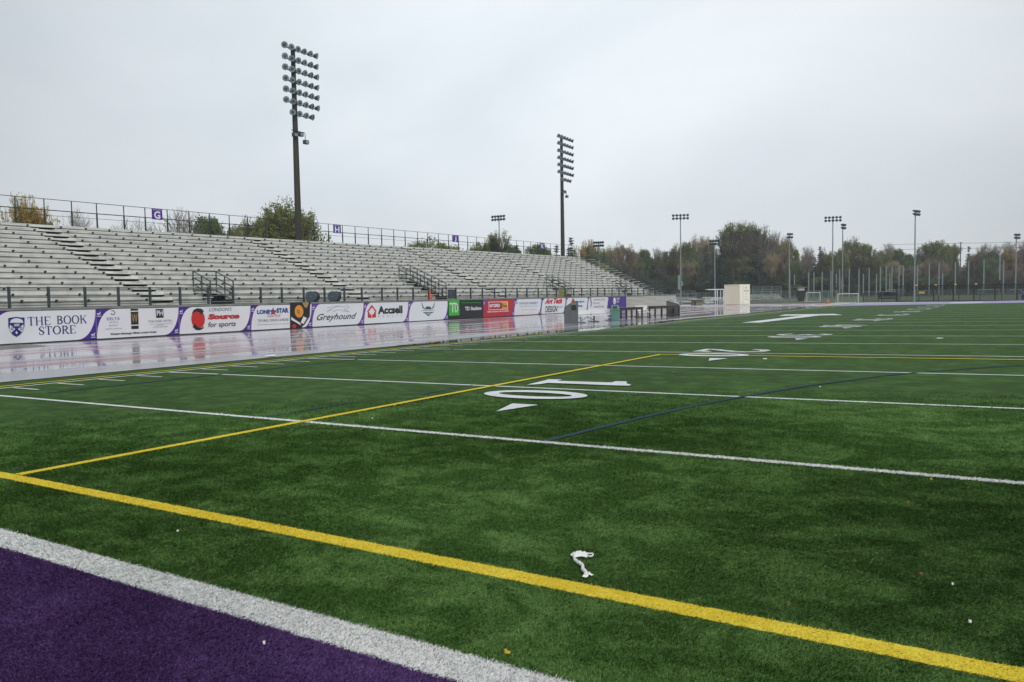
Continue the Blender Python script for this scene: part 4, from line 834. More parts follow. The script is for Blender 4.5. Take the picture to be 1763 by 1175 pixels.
# white frame shelter next to it
G = lambda px, py, dp: Vector(deep(px, py, dp).tolist())
def rod(parent, name, a, b, rad, m): o = MB().tube(a, b, rad, n=6).build(name, m, parent); return o
dp = 132.; k = dp/FPX
base = G(1232, 524, dp); base.z = TZ; rx = math.atan2(lat.y, lat.x)
r = empty('frame_shelter', base, rx, 'white open post-and-beam frame at the left of the cream container', 'frame')
for x in (-.5*k, 3*k, 13.6*k):
    for y in ((0, 1.8) if x > 5*k else (0,)): MB().box(x-.06, x+.06, y-.06, y+.06, 0, 2.45).build('post', M['wpaint'], r)
for y in (0, 1.8): MB().box(-13.3*k, 14.3*k, y-.07, y+.07, 2.452, 2.6).build('beam', M['wpaint'], r)
MB().box(-13.3*k, 14.3*k, .08, 1.72, 2.5, 2.56).build('roof', M['lgrey'], r)
base = G(1241, 523, 129); base.z = TZ
r = empty('white_tub', base, rx, 'white upright tub at the left foot of the container', 'tub'); MB().lathe([(.0, 0), (.3, 0), (.36, 1.0), (.38, 1.02), (.33, 1.02), (.3, .9), (0, .9)], 16).build('body', M['wpaint'], r, True)
base = G(1236, 519, 140); base.z = TZ
r = empty('tarp_bundle', base, rx, 'row of pale wrapped bundles under the white frame', 'bundle')
for i in range(4): MB().lathe([(0, 0), (.34, .02), (.38, .3), (.3, .62), (.15, .75), (0, .76)], 12, (-.9+.62*i, 0, .45)).build('bundle', M['lgrey'], r, True)
MB().box(-1.3, 1.4, -.4, .4, 0, .42).build('pallet', M['dark'], r)
# bleachers
def bleacher(px, dp, wd, rows, lb, rz=None, rail=False, h0=.35):
    base = G(px, 520, dp); base.z = -.08; r = empty('small_bleacher', base, rx if rz is None else rz, lb, 'bleacher', 'small portable bleachers in the distance')
    for i in range(rows):
        MB().box(-wd/2, wd/2, i*.6, i*.6+.28, h0+.3*i, h0+.3*i+.06).build('seat_plank', M['bench'], r)
        if i: MB().box(-wd/2, wd/2, i*.6-.3, i*.6-.02, h0+.3*i-.25, h0+.3*i-.2).build('foot_plank', M['bench'], r)
    for x in (-wd/2+.2, 0, wd/2-.2):
        f = MB(); f.tube((x, .1, 0), (x, rows*.6, h0+.3*rows-.1), .035, n=6); f.tube((x, rows*.6-.2, 0), (x, rows*.6-.2, h0+.3*rows-.2), .035, n=6); f.tube((x, 0, .02), (x, rows*.6, .02), .035, n=6); f.build('frame', M['galv'], r)
    if rail:
        for z in (h0+.3*rows+.35, h0+.3*rows+.9): MB().tube((-wd/2, rows*.6, z), (wd/2, rows*.6, z), .03, n=6).build('guard_rail', M['galv'], r)
        for x in (-wd/2, 0, wd/2): MB().tube((x, rows*.6, h0), (x, rows*.6, h0+.3*rows+.9), .03, n=6).build('post', M['galv'], r)
bleacher(1222, 127, 1.5, 4, 'tiny stepped bleacher in front of the white frame')
bleacher(1183, 150, 4.4, 4, 'small bleacher with a guard rail, right behind the first light pole', rail=True); bleacher(1306, 185, 4.2, 5, 'left one of two grey bleachers behind the wire fence right of the container', rail=True); bleacher(1333, 186, 4.0, 5, 'right one of two grey bleachers behind the wire fence right of the container', rail=True)
# timber heap / low hut
base = G(1203, 526, 123); base.z = TZ
r = empty('equipment_hut', base, rx, 'low brown flat-roofed hut left of the white frame', 'hut')
MB().box(-.9, .6, 0, 1.2, 0, .75).build('wall', M['wall0'], r); MB().add([(-1.4, -.3, .78), (1.0, -.3, .85), (1.0, 1.5, 1.0), (-1.4, 1.5, .92), (-1.4, -.3, .86), (1.0, -.3, .93), (1.0, 1.5, 1.08), (-1.4, 1.5, 1.0)], [(0, 3, 2, 1), (4, 5, 6, 7), (0, 1, 5, 4), (1, 2, 6, 5), (2, 3, 7, 6), (3, 0, 4, 7)]).build('roof', M['woodd'], r); MB().box(-.75, -.45, -.02, -.002, .02, .6).build('door', M['black'], r)
base = G(1200, 528, 112); base.z = TZ
# soccer goals
GN = net('pale goal net', lin((170, 186, 180)), .14, .18); GN2 = net('grey far goal net', lin((120, 136, 136)), .2, .22)
def goal(px0, px1, yb, yt, lb, dp=None, nm=GN, fm=None, rz=None, rad=.055):
    if dp is None: dp = float((ground((px0+px1)/2, yb, -.09)-CAM)@FW)
    base = G((px0+px1)/2, yb, dp); base.z = -.07; W_ = (px1-px0)*dp/FPX; H = float(deep((px0+px1)/2, yt, dp)[2])+.07; fm = fm or M['wpaint']
    r = empty('soccer_goal', base, rx if rz is None else rz, lb, 'goal', 'soccer goals in the distance')
    for x in (-W_/2, W_/2):
        MB().tube((x, 0, 0), (x, 0, H), rad, n=8).build('post', fm, r); MB().tube((x, .0, H), (x, 1.2, 0), rad*.6, n=6).build('back_stay', fm, r); MB().tube((x, 0, .03), (x, 1.2, .03), rad*.6, n=6).build('ground_bar', fm, r)
    MB().tube((-W_/2-rad, 0, H), (W_/2+rad, 0, H), rad, n=8).build('crossbar', fm, r); MB().tube((-W_/2, 1.2, .03), (W_/2, 1.2, .03), rad*.6, n=6).build('ground_bar', fm, r)
    MB().add([(-W_/2, 0, H), (W_/2, 0, H), (W_/2, 1.2, .02), (-W_/2, 1.2, .02)], [(0, 1, 2, 3)]).build('net', nm, r)
goal(1442.5, 1477.5, 521.6, 506.3, 'white soccer goal at the far corner, in front of the tall light poles'); goal(1389, 1412, 519, 504, 'white soccer goal left of the two neighbouring light poles', 150)
goal(1416, 1434, 513, 503, 'grey soccer goal partly behind the tall light pole', 215, GN2, M['galv']); goal(1527, 1558, 511, 499, 'thin grey goal frame behind the curved shelter', 205, GN2, M['galv'])
goal(1576, 1600, 510, 501, 'grey goal hung with a yellow sign', 215, GN2, M['galv']); goal(1684, 1718, 514, 499, 'large grey goal behind the black fence near the right edge', 190, GN2, M['galv'], rad=.09); goal(1738, 1758, 509, 499, 'grey goal behind the person at the right edge', 215, GN2, M['galv'])
base = G(1587, 506, 213); base.z = -.08
r = empty('yellow_sign', base, rx, 'small yellow sign fixed across a distant grey goal', 'sign'); MB().box(-.75, .75, 0, .04, .95, 1.55).build('panel', M['yellow'], r); MB().box(-.72, .72, -.006, -.002, 1.02, 1.16).build('stripe', M['orange'], r)
for x in (-.6, .6): MB().box(x-.03, x+.03, .04, .1, 0, 1.5).build('post', M['galv'], r)
# curved shelter
base = G(1532, 512, 185); base.z = -.08; r = empty('curved_shelter', base, rx, 'grey curved-roof team shelter behind the black fence', 'shelter')
sh = MB(); prof = [(1.5*math.cos(t), 1.75*math.sin(t)) for t in np.linspace(.0, PI*.62, 10)]
sh.add([(x, y, z) for x in (-2., 2.) for y, z in prof], [(i, i+1, 11+i, 10+i) for i in range(9)]); o = sh.build('shell', M['lensd'], r, True); q = o.modifiers.new('s', 'SOLIDIFY'); q.thickness = .05
MB().box(-1.9, 1.9, .5, .9, .4, .46).build('bench', M['bench'], r)
for x in (-2., 2.): MB().tube((x, -.55, 0), (x, -.55, 1.5), .04, n=6).build('post', M['galv'], r)
# score hut
base = G(1380.5, 519, 165); base.z = -.05; r = empty('score_hut', base, rx, 'small raised black booth with a bright white panel under a tan roof', 'booth')
MB().box(-.5, .5, 0, 1.1, 0, 2.0).build('base', M['black'], r); MB().box(-.95, .95, -.15, 1.25, 2.0, 2.25).build('sill', M['dark'], r); MB().box(-.6, .6, .1, .9, 2.25, 2.8).build('wall', M['screen'], r); MB().box(-1.05, 1.05, -.3, 1.3, 2.81, 3.0).build('roof', M['wall0'], r)
# fences
CL = net('chain link wire', lin((92, 104, 104)), .22, .16, True); CLD = net('dark chain link wire', lin((40, 50, 48)), .22, .2, True)
def fence(a, b, h, n, lb, mesh_, m, rad=.05, name='chain_link_fence', cap=None, group=None, z0=-.08):
    a = Vector((a[0], a[1], z0)); b = Vector((b[0], b[1], z0)); d = b-a; r = empty(name, a, math.atan2(d.y, d.x), lb, 'fence', group); Ln = d.length
    for i in range(n+1):
        x = Ln*i/n; o = MB().tube((x, 0, 0), (x, 0, h), rad, n=8).build('post', m, r)
        if cap and i in cap: MB().lathe([(0, .22), (.14, .2), (.2, .1), (.12, 0), (0, 0)], 10, (x+.3, 0, h)).build('post_cap', M['yellow'], o)
    for z in (h, .08): MB().tube((0, 0, z), (Ln, 0, z), rad*.6, n=6).build('rail', m, r)
    if mesh_: MB().add([(0, .0, .05), (Ln, .0, .05), (Ln, .0, h), (0, .0, h)], [(0, 1, 2, 3)]).build('wire_mesh', mesh_, r)
pt = lambda px, dp: deep(px, 520, dp)
fence(pt(1543, 134), pt(1790, 118), 2.6, 7, 'tall black chain link fence at right with pale caps on some posts', CLD, M['railb'], .10, cap=(1, 2, 3, 4))
fence(pt(1517.5, 131), pt(1545, 128), 1.35, 1, 'short black gate panel at the left end of the tall black fence', CLD, M['black'], .06, 'black_gate')
fence(pt(1486, 139), pt(1513, 138), 1.5, 1, 'black square barrier just right of the near white goal', CLD, M['black'], .07, 'black_barrier')
fence(pt(1548.6, 125), pt(1763, 114), 1.05, 6, 'low black railing along the purple track end at right', None, M['black'], .05, 'low_railing', z0=-.03)
fence(pt(1167, 150), pt(1247, 152), 2.1, 5, 'grey wire fence between the first light pole and the container', CL, M['galv'], .04); fence(pt(1291, 158), pt(1442, 172), 2.2, 9, 'long grey wire fence right of the container', CL, M['galv'], .05)
fence(pt(1296, 176), pt(1345, 178), 3.3, 3, 'taller grey wire fence behind the two grey bleachers', CL, M['galv'], .05); fence(pt(1440, 270), pt(1790, 250), 1.8, 12, 'farthest grey wire fence below the right-hand trees', CL, M['galv'], .06)
fence(pt(1000, 175), pt(1170, 170), 2.0, 8, 'grey wire fence behind the right end of the grandstand', CL, M['galv'], .05)
for px0, px1, dp, lb in ((1588, 1607, 150, 'pale pole lying on the grass behind the low black railing, the longer one'), (1616, 1622, 150, 'pale pole lying on the grass behind the low black railing, the shorter one')):
    a, b = pt(px0, dp), pt(px1, dp+3); a[2] = b[2] = 0; o = MB().tube((0, 0, 0), tuple(b-a), .07, n=6).build('lying_pole', M['galv'], loc=a); tag(o, lb, 'pole')
# utility pole and wires
P = deep(1654, 417, 330); r = empty('utility_pole', (P[0], P[1], -.1), rx, 'distant utility pole with wires above the right-hand trees', 'utility pole')
MB().tube((0, 0, 0), (0, 0, P[2]), .25, .18, 8).build('pole', M['bark'], r)
for z in (0, 2.2): MB().box(-.9, .9, -.1, .1, P[2]-.4-z, P[2]-.2-z).build('crossarm', M['bark'], r); MB().tube((-30, 3, P[2]-.3-z), (32, 3, P[2]-.2-z), .06, n=4).build('wire', M['bark'], r)
# person at the right edge
base = G(1761.5, 521, 118); base.z = -.02
pe = empty('person', base, rx+PI*.95, 'person in a purple top and navy trousers standing at the right edge', 'person')
sc_ = .92
jt = [(0, 0, .95), (0, 0, 1.2), (0, 0, 1.42), (0, 0, 1.52), (0, -.01, 1.6), (0, 0, 1.7), (.2, 0, 1.4), (.34, .02, 1.22), (.28, -.16, 1.08), (-.2, 0, 1.4), (-.34, .02, 1.22), (-.28, -.16, 1.08), (.1, 0, .9), (.13, -.02, .5), (.14, 0, .08), (.14, -.14, .04), (-.1, 0, .9), (-.13, -.02, .5), (-.14, 0, .08), (-.14, -.14, .04)]
ed = [(0, 1), (1, 2), (2, 3), (3, 4), (4, 5), (2, 6), (6, 7), (7, 8), (2, 9), (9, 10), (10, 11), (0, 12), (12, 13), (13, 14), (14, 15), (0, 16), (16, 17), (17, 18), (18, 19)]
rd = [.15, .14, .15, .055, .1, .07, .08, .055, .04, .08, .055, .04, .1, .07, .05, .045, .1, .07, .05, .045]
me = bpy.data.meshes.new('body'); me.from_pydata([tuple(a*sc_ for a in j) for j in jt], ed, []); bo = bpy.data.objects.new('body', me); C.objects.link(bo); bo.parent = pe
sm = bo.modifiers.new('skin', 'SKIN'); me.materials.append(M['cloth'])
for i, v in enumerate(me.skin_vertices[0].data): v.radius = (rd[i]*sc_, rd[i]*sc_*.85); v.use_root = (i == 0)
bo.modifiers.new('sub', 'SUBSURF').levels = 2
MB().lathe([(0, .17), (.08, .15), (.112, .05), (.11, 0)], 14, (0, .01, 1.52)).build('hair', M['hair'], pe, True)
lg = MB()
for sx in (-1, 1): lg.tube((sx*.1*sc_, 0, .92*sc_), (sx*.13*sc_, -.02, .5*sc_), .125, .09, 12); lg.tube((sx*.13*sc_, -.02, .5*sc_), (sx*.14*sc_, 0, .1), .09, .07, 12)
lg.build('trousers', M['clothd'], pe, True)
#==TREES
def branch_tree(seed, H=10., trunk=.25, levels=4, spread=.5, up=.6, nb=4, crown0=.3, rmin=.02):
    """returns trunk/limb mesh and branch tip positions; one unit tree of height H"""
    rr = random.Random(seed); mb = MB(); tips = []
    def grow(p, d, ln, r, lv):
        n = 3; q = p
        for i in range(n):
            d2 = (d+Vector((rr.gauss(0, .12), rr.gauss(0, .12), rr.gauss(0, .06)))).normalized(); q2 = q+d2*ln/n; r2 = r*(1-.22*(i+1)/n*1.5)
            mb.tube(q, q2, max(r*(1-.3*i/n), rmin), max(r*(1-.3*(i+1)/n), rmin), 5 if lv < 2 else 3, False); q = q2; d = d2
            if lv >= levels-1: tips.append(q.copy())
            elif i > 0 or lv > 0:
                for _ in range(rr.randint(1, 2)):
                    a = rr.uniform(0, 2*PI); s = Vector((math.cos(a), math.sin(a), 0)); nd = (d*up+s*spread+Vector((0, 0, .18))).normalized(); grow(q, nd, ln*rr.uniform(.55, .8), r*.5, lv+1)
        if lv < levels-1:
            for _ in range(2):
                a = rr.uniform(0, 2*PI); s = Vector((math.cos(a), math.sin(a), 0)); grow(q, (d+s*spread*.8).normalized(), ln*.7, r*.6, lv+1)
        else: tips.append(q.copy())
    mb.tube((0, 0, -.2), (0, 0, H*crown0), trunk*1.15, trunk*.85, 8, False)
    p = Vector((0, 0, H*crown0)); nlead = nb
    for i in range(nlead):
        a = 2*PI*i/nlead+rr.uniform(-.5, .5); lean = rr.uniform(.12, .55)*spread*1.6 if i else .05
        grow(p-Vector((0, 0, rr.uniform(0, .15)*H*crown0)), Vector((math.cos(a)*lean, math.sin(a)*lean, 1)).normalized(), H*rr.uniform(.26, .36), trunk*.6, 0)
    zs = max(t.z for t in tips); k = H/zs; mb.v = [(x*k, y*k, z*k) for x, y, z in mb.v]; tips = [t*k for t in tips]
    return mb, tips
def leaves(tips, seed, per, rad, size, keep=1., flat=.8):
    rr = np.random.RandomState(seed); T = np.array([tuple(t) for t in tips]); T = T[rr.rand(len(T)) < keep]; ph = rr.uniform(0, 6, 3); cl = np.sin(T[:, 0]*2.3+ph[0])+np.sin(T[:, 1]*2.5+ph[1])+np.sin(T[:, 2]*2.9+ph[2]); T = T[cl > -.55]
    P = np.repeat(T, per, 0)+rr.normal(0, rad, (len(T)*per, 3))*np.array([1, 1, flat]); n = len(P); P = P[P[:, 2] > .3]; n = len(P)
    a = rr.normal(0, 1, (n, 3)); a /= np.linalg.norm(a, axis=1)[:, None]; b = rr.normal(0, 1, (n, 3)); b -= (a*b).sum(1)[:, None]*a; b /= np.linalg.norm(b, axis=1)[:, None]
    s = size*rr.uniform(.5, 1.3, (n, 1)); V = np.stack([P-a*s-b*s*.5, P+a*s-b*s*.6, P+a*s*.8+b*s*.6, P-a*s*.9+b*s*.5], 1).reshape(-1, 3)
    return V, n
def np_mesh(name, V, n, k=4):
    me = bpy.data.meshes.new(name); me.vertices.add(len(V)); me.vertices.foreach_set('co', V.astype(np.float32).ravel())
    me.loops.add(n*k); me.loops.foreach_set('vertex_index', np.arange(n*k, dtype=np.int32)); me.polygons.add(n)
    me.polygons.foreach_set('loop_start', np.arange(0, n*k, k, dtype=np.int32)); me.polygons.foreach_set('loop_total', np.full(n, k, dtype=np.int32)); me.update(calc_edges=True); return me
PROTO = {}
def proto(key, name, leaf, seed, per=12, rad=.5, size=.17, keep=1., tw='bark', **kw):
    mb, tips = branch_tree(seed, **kw); tm = mb.mesh('trunk'); tm.materials.append(M[tw]); cm = None
    if per:
        V, n = leaves(tips, seed, per, rad, size, keep); cm = np_mesh('crown', V, n); cm.materials.append(LEAF[leaf])
    PROTO[key] = (name, tm, cm); return len(tips)
def conifer(key, seed, H=10., R0=1.9, leaf='spruce', layers=26, base=.06):
    rr = random.Random(seed); tr = MB().tube((0, 0, -.2), (0, 0, H*.97), .2, .03, 7); tips = []
    for i in range(layers):
        f = i/(layers-1); z = H*(base+(1-base)*f); rad = R0*(1-f)**.8*rr.uniform(.75, 1.15)+.08; nb = max(4, int(11*(1-f)+4))
        for k in range(nb):
            a = rr.uniform(0, 2*PI); rl = rad*rr.uniform(.6, 1.1); e = Vector((rl*math.cos(a), rl*math.sin(a), z-.25*rl)); tr.tube((0, 0, z), e, .03, .012, 3, False)
            m_ = max(2, int(rl*7))
            for j in range(m_): tips.append(Vector((0, 0, z)).lerp(e, (j+1)/m_))
    V, n = leaves(tips, seed, 7, .13, .10, 1., .5); tm = tr.mesh('trunk'); tm.materials.append(M['bark']); cm = np_mesh('crown', V, n); cm.materials.append(LEAF[leaf]); PROTO[key] = ('spruce_tree', tm, cm)
proto('olive', 'leafy_tree', 'olive', 11, 13, .27, .115, levels=4, spread=.62, crown0=.16, nb=5)
proto('olive2', 'leafy_tree', 'olive', 12, 12, .26, .11, .9, levels=4, spread=.5, crown0=.2, nb=5)
proto('green', 'leafy_tree', 'green', 13, 13, .28, .115, levels=4, spread=.66, crown0=.14, nb=6)
proto('gold', 'golden_tree', 'gold', 14, 6, .2, .085, .8, levels=4, spread=.5, up=.9, crown0=.06, nb=8, trunk=.14)
proto('rust', 'rusty_tree', 'rust', 15, 9, .28, .11, .85, levels=4, spread=.58, crown0=.2, nb=5)
proto('tan', 'thin_leaved_tree', 'tan', 16, 4, .28, .10, .75, levels=4, spread=.5, crown0=.22, nb=4, tw='twig')
proto('tall', 'tall_sparse_tree', 'olive', 17, 3, .2, .10, .45, levels=4, spread=.34, crown0=.3, nb=4, trunk=.16)
proto('bare', 'bare_tree', None, 18, 0, levels=5, spread=.55, crown0=.2, nb=4, tw='twig', trunk=.18, rmin=.014)
proto('bare2', 'bare_tree', None, 19, 0, levels=5, spread=.42, crown0=.25, nb=4, tw='twig', trunk=.15, rmin=.014)
proto('bareN', 'bare_tree', None, 33, 0, levels=4, spread=.62, crown0=.16, nb=4, tw='twig', trunk=.16, rmin=.014)
proto('ragged', 'leafy_tree', 'olive', 41, 9, .24, .10, .75, levels=4, spread=.5, up=.75, crown0=.12, nb=6)
proto('ragged2', 'leafy_tree', 'olive', 47, 7, .24, .10, .7, levels=4, spread=.44, up=.8, crown0=.2, nb=5, trunk=.18)
proto('under', 'bush', 'under', 51, 12, .3, .12, levels=4, spread=.66, crown0=.08, nb=6)
conifer('spruce', 21); conifer('spruce2', 22, R0=1.4)
WF = dict(bareN=.55, under=.6, ragged=.62, ragged2=.6, olive=.46, olive2=.48, green=.46, gold=.46, rust=.46, tan=.56, tall=.6, bare=.75, bare2=.8, spruce=1., spruce2=1.)
DESC = dict(ragged='ragged olive tree', ragged2='loose yellow-olive tree', olive='olive-green leafy tree', olive2='lighter olive tree', green='dense green tree', gold='golden autumn tree', rust='rust-coloured autumn tree', tan='thin tan-leaved tree', tall='tall sparse tree', bare='bare grey-twigged tree', bare2='slender bare tree', spruce='broad dark spruce', spruce2='narrow dark spruce')
def plant(key, px, ytop, dp, label=None, wide=1., group='trees in the far treeline', rot=None, cat='tree'):
    name, tm, cm = PROTO[key]; P = deep(px, ytop, dp); H = P[2]+.1; k = H/10.
    r = empty(name, (P[0], P[1], -.1), random.uniform(0, 6.28) if rot is None else rot, label, cat, group); r.scale = (k*wide*WF[key], k*wide*WF[key], k)
    for nm, me in (('trunk', tm), ('crown', cm)):
        if me: o = bpy.data.objects.new(nm, me); C.objects.link(o); o.parent = r
    return r
# behind the stand
for key, px, yt, dp, wd, lb in [('gold', 60, 337, 95, .8, 'golden bushy tree behind the top fence at the far left'), ('bareN', 140, 355, 120, .8, 'small bare tree right of the golden tree behind the top fence'), ('gold', -3, 366, 110, 1., 'top of a rusty gold tree at the left edge'),
    ('bareN', 222, 372, 130, 1.1, 'low bare tree left of the G sign'), ('bareN', 300, 352, 105, 1.2, 'wide bare tree directly right of the G sign'), ('green', 357, 374, 130, 1.05, 'round dark green tree behind the top fence'), ('olive', 405, 390, 150, 1.0, 'low olive bush right of the round dark green tree'),
    ('ragged', 482, 343, 110, 1.1, 'large yellowish tree left of the nearer floodlight tower'), ('ragged2', 446, 372, 112, .9, 'smaller tree merging with the left side of the large yellowish tree'), ('ragged2', 520, 370, 112, .8, 'tree just right of the nearer floodlight tower'), ('ragged', 742, 409, 150, 1.5, 'low round olive tree behind the top fence left of the J sign'),
    ('tall', 856, 394, 130, .85, 'spindly tree beside the light pole between signs J and K'), ('olive', 832, 420, 160, 1.3, 'low tree left of the spindly tree'), ('green', 880, 424, 170, 1.3, 'low tree right of the spindly tree'), ('green', 925, 421, 170, 1.2, 'dark low tree behind the K sign'), ('spruce', 958, 425, 180, 1.1, 'small spruce left of the farther floodlight tower'), ('spruce', 890, 424, 190, 1., 'tiny spruce left of the K sign')]:
    plant(key, px, yt, dp, lb, wd, 'trees behind the grandstand')
main = [('spruce', 983, 411, 200, 1.), ('gold', 1006, 414, 215, 1.), ('spruce', 1012, 428, 195, 1.), ('olive', 1026, 428, 200, .9), ('gold', 1030, 424, 225, .8), ('tan', 1052, 422, 235, .9), ('rust', 1068, 419, 240, .85), ('rust', 1086, 424, 240, .9), ('green', 1110, 430, 240, .8), ('bare', 1132, 424, 245, .8), ('bare', 1148, 430, 240, .8),
 ('ragged', 1166, 420, 235, .9), ('ragged2', 1182, 417, 235, .9), ('tan', 1207, 402, 240, .8), ('bare', 1225, 406, 245, .7), ('spruce', 1216, 424, 215, .8), ('spruce', 1242, 426, 190, 1.35), ('spruce2', 1228, 438, 190, 1.6), ('tall', 1252, 392, 230, .9), ('bare2', 1272, 384, 228, 1.), ('bare2', 1292, 386, 228, 1.), ('tall', 1262, 377, 225, 1.1), ('tall', 1282, 380, 230, .9), ('tan', 1296, 384, 235, .7), ('spruce2', 1304, 396, 190, 1.5), ('tall', 1309, 386, 230, .8), ('bare', 1335, 396, 235, .7), ('rust', 1328, 408, 235, .75),
 ('tan', 1352, 404, 235, .7), ('olive', 1358, 420, 225, .8), ('bare', 1388, 422, 250, .9), ('rust', 1418, 430, 245, .8), ('spruce', 1412, 426, 250, .8), ('olive2', 1432, 433, 240, .9), ('ragged', 1468, 409, 245, 1.), ('olive', 1450, 430, 240, .8), ('ragged2', 1492, 420, 240, .9), ('bare', 1532, 416, 260, .9), ('olive', 1520, 432, 240, 1.), ('green', 1548, 430, 240, 1.), ('green', 1566, 438, 235, .9),
 ('ragged2', 1600, 416, 240, 1.1), ('ragged', 1618, 415, 245, .9), ('olive', 1636, 422, 240, .9), ('spruce', 1645, 428, 250, .7), ('spruce', 1668, 426, 255, .7), ('rust', 1682, 432, 245, .9), ('bare', 1690, 418, 265, 1.), ('bare', 1712, 420, 265, 1.), ('green', 1705, 434, 240, .9), ('gold', 1738, 430, 240, .9), ('bare', 1745, 414, 260, 1.), ('rust', 1758, 426, 240, .8), ('bare', 1768, 412, 255, .9), ('olive', 1785, 424, 240, 1.), ('green', 1815, 420, 240, 1.)]
def prof(x): return float(np.interp(x, [980, 1050, 1150, 1200, 1250, 1290, 1340, 1390, 1430, 1470, 1520, 1570, 1610, 1660, 1720, 1820], [430, 434, 430, 424, 410, 412, 420, 436, 440, 430, 440, 444, 432, 442, 436, 430]))
rt = random.Random(9)
for i in range(80):
    x = 975+(i+rt.uniform(.1, .9))*10.8; main.append((rt.choice(['ragged', 'green', 'tall', 'ragged2', 'spruce', 'green', 'bare2', 'spruce2', 'bare', 'tan', 'bare2', 'spruce', 'tall', 'rust', 'spruce2']), x, prof(x)+rt.uniform(4, 26), rt.uniform(208, 262), rt.uniform(.85, 1.25)))
main.sort(key=lambda q: q[1]); cnt = {}
for key, px, yt, dp, wd in main:
    dp += 62
    i = cnt.get(key, 0); cnt[key] = i+1
    plant(key, px, yt, dp, '%s, %s of its kind counted from the left of the treeline' % (DESC[key], ordn(i)), wd)
# shrubs closing the wood's edge
rt = random.Random(4); sh_ = []
for i in range(46): sh_.append((980+i*18.6+rt.uniform(-5, 5), rt.uniform(474, 492), rt.uniform(262, 290)))
for i in range(44): sh_.append((975+i*19.5+rt.uniform(-6, 6), rt.uniform(452, 470), rt.uniform(335, 360)))
for i, (px, yt, dp) in enumerate(sh_):
    key = rt.choice(['under', 'under', 'under', 'green']); plant(key, px, yt, dp, ('%s low bush counted from the left along the foot of the wood' % ordn(i)) if i < 46 else '%s tall thicket bush counted from the left, deep behind the treeline trunks' % ordn(i-46), rt.uniform(1.8, 2.8)*(1 if i < 46 else .9), 'bushes at the foot of the wood' if i < 46 else 'thicket behind the treeline', cat='bush').name = 'bush'
rr_ = np.random.RandomState(77); nw = 42000; px_ = rr_.uniform(900, 1900, nw); dp_ = rr_.uniform(372, 420, nw)
P_ = CAM[None]+dp_[:, None]*(FW[None]+((px_-881.5)/FPX)[:, None]*RT[None]-((503-587.5)/FPX)*UP[None]); P_[:, 2] = rr_.uniform(-.3, 1, nw)**1*10*(.75+.25*np.sin(px_*.06))
a_ = rr_.normal(0, 1, (nw, 3)); a_ /= np.linalg.norm(a_, axis=1)[:, None]; b_ = rr_.normal(0, 1, (nw, 3)); b_ -= (a_*b_).sum(1)[:, None]*a_; b_ /= np.linalg.norm(b_, axis=1)[:, None]
V_ = np.stack([P_-a_*.7, P_-b_*.7, P_+a_*.7, P_+b_*.7], 1).reshape(-1, 3); fw_ = np_mesh('far_wood', V_, nw); fw_.materials.append(LEAF['under']); fo_ = bpy.data.objects.new('far_wood', fw_); C.objects.link(fo_); tag(fo_, 'dark mass of far woodland behind the treeline trunks', 'wood', kind='stuff')
#==BLADES
def blades(name, mk, mcol, seed, dens, zlift=0., hmul=1.):
    """pile fibres of the nearest turf, one mesh of many small blades"""
    rr = np.random.RandomState(seed); N = int(dens); r0, r1 = 1.6, 17.
    # density constant to 4 m, then falling with the square of distance
    u_ = rr.rand(N); A0 = (16-r0*r0)/2; A1 = 16*math.log(r1/4); tot = A0+A1
    rad = np.where(u_*tot < A0, np.sqrt(r0*r0+2*u_*tot), 4*np.exp(np.clip(u_*tot-A0, 0, None)/16)); th = rr.uniform(R(-52), R(95), N)   # heading measured from +u towards -v
    x = CAM[0]-rad*np.sin(th); y = CAM[1]+rad*np.cos(th); z = x*TD
    keep = mk(x, y, rr) & (rr.rand(N) < np.clip((13.5-rad)/8.5, 0, 1)*np.clip((th-R(-52))/R(38), 0, 1)*np.clip((R(95)-th)/R(20), 0, 1)); x, y, z, rad = x[keep], y[keep], z[keep], rad[keep]; n = len(x)
    k = np.maximum(rad/4, 1.); wd = .0015*k**.8*rr.uniform(.7, 1.4, n); h = (.019*rr.uniform(.6, 1.15, n))*hmul*np.minimum(k, 1.6)**.3; a = rr.uniform(0, 2*PI, n)
    # pile leans in broad swirls
    lay = .9*np.sin(x*.9+1.3*np.sin(y*.7))+.8*np.cos(y*.8+x*.35); lean = rr.uniform(.3, 1.1, n); la = lay+rr.normal(0, .9, n)
    dx, dy = np.cos(la)*lean, np.sin(la)*lean; B0 = np.stack([x, y, z+zlift], 1); s = np.stack([np.cos(a)*wd, np.sin(a)*wd, 0*a], 1)
    mid = B0+np.stack([dx*h*.35, dy*h*.35, h*.62], 1); tip = B0+np.stack([dx*h, dy*h, h*(1-.28*lean)], 1)
    V = np.stack([B0-s, B0+s, mid+s*.85, tip, mid-s*.85], 1).reshape(-1, 3); me = np_mesh(name, V, n, 5); me.materials.append(mcol); o = bpy.data.objects.new(name, me); C.objects.link(o); return tag(o, kind='stuff')
def bladem(name, dark, light, spec=.3, patch=.4):
    m = turf(name, dark, light, .6, patch, spec); return m
yl = lambda x, y, j=.008: ((y > .85-j) & (y < .99+j)) | ((x > 9.75-j) & (x < 9.87+j) & (y > .9) & (y < 17.3))
def jit(rr, n, a=.006): return rr.normal(0, a, n)
BN = 4600000
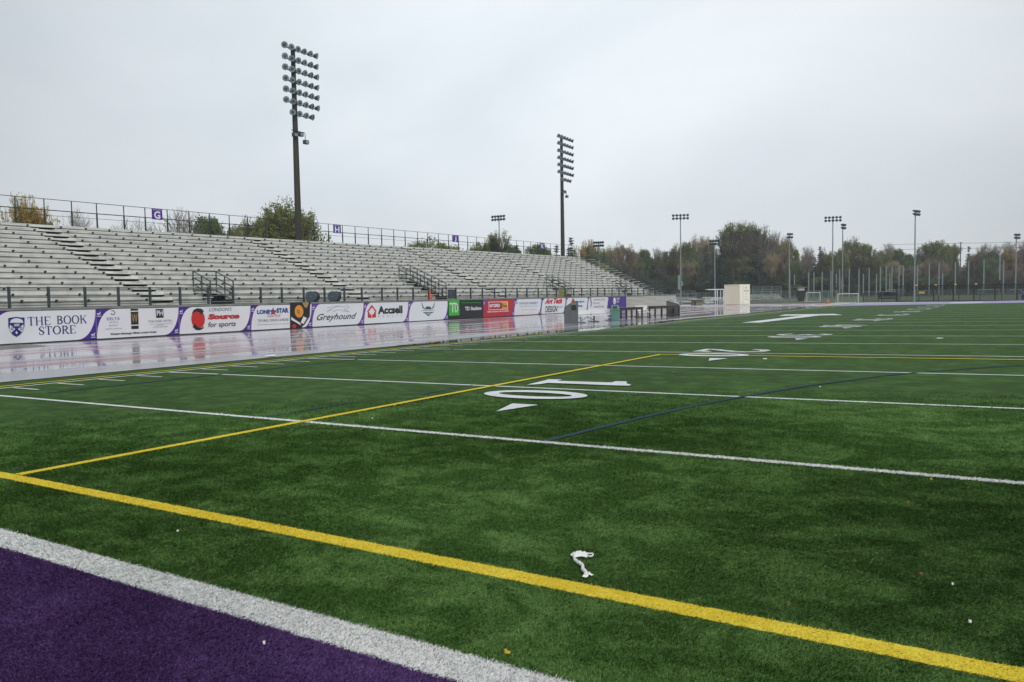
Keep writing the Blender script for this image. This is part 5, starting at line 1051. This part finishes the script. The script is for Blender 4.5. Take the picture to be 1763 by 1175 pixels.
def inmark(x, y):
    e1 = ((x-11.23)/.95)**2+((y-8.224)/.55)**2 < 1; e2 = ((x-11.23)/.66)**2+((y-8.224)/.22)**2 < 1
    return (e1 & ~e2) | ((x > 10.48) & (x < 12.16) & (y > 9.06) & (y < 9.56) & (y > 8.8)) & False | (e1 & ~e2) | ((x > 10.28) & (x < 12.14) & (y > 9.82) & (y < 10.24)) | ((x > 10.26) & (x < 10.54) & (y > 9.42) & (y < 10.46)) | ((y > 6.3) & (y < 7.15) & (np.abs(x-11.73) < .24*(y-6.3)/.82))
tag(blades('turf_pile', lambda x, y, rr: (y+jit(rr, len(x)) > 0) & ~yl(x+jit(rr, len(x)), y+jit(rr, len(x)), 0) & ~((np.abs(y-4.572)+np.abs(jit(rr, len(x), .004)) < .058) & (x > 0)) & ~((np.abs(x-np.interp(y, [4.62, 7.68, 10.42, 11.97, 13.53, 15.9], [13.5, 13.99, 14.76, 15.39, 16.15, 18.02])) < .075) & (y > 4.6)) & ~((np.abs(y-9.144) < .055) & (x > 0)) & ~inmark(x, y), bladem('green pile', lin((44, 84, 12)), lin((112, 150, 80)), .3, .95), 1, BN), 'short green pile fibres of the nearest artificial turf', 'turf pile')
tag(blades('end_zone_pile', lambda x, y, rr: (y+jit(rr, len(x)) < -.22), bladem('purple pile', lin((82, 50, 108)), lin((130, 96, 160))), 2, BN), 'short purple pile fibres of the nearest end zone corner', 'turf pile')
tag(blades('white_line_pile', lambda x, y, rr: ((y+jit(rr, len(x)) <= 0) & (y+jit(rr, len(x)) >= -.22)) | ((np.abs(y+jit(rr, len(x), .005)-4.572) < .05) & (x > .06)), bladem('white pile', lin((236, 236, 234)), lin((255, 255, 252))), 3, BN), 'short white pile fibres of the nearest goal line and five yard line', 'turf pile')
tag(blades('yellow_line_pile', lambda x, y, rr: yl(x+jit(rr, len(x)), y+jit(rr, len(x)), 0), bladem('yellow pile', lin((240, 214, 60)), lin((255, 244, 120))), 4, BN), 'short yellow pile fibres of the nearest yellow lines', 'turf pile')
#==END
#==HAZE
hz = MB().box(-420, 480, -60, 620, -3, 75).build('haze', M['white']); hm = bpy.data.materials.new('thin mist'); hm.use_nodes = True; hn = hm.node_tree; hn.nodes.clear()
ho = hn.nodes.new('ShaderNodeOutputMaterial'); hp = hn.nodes.new('ShaderNodeVolumePrincipled'); hp.inputs['Color'].default_value = (.92, .95, 1, 1); hp.inputs['Density'].default_value = .00042; hp.inputs['Anisotropy'].default_value = .2
hn.links.new(hp.outputs[0], ho.inputs['Volume']); hz.data.materials.clear(); hz.data.materials.append(hm); hz['kind'] = 'stuff'
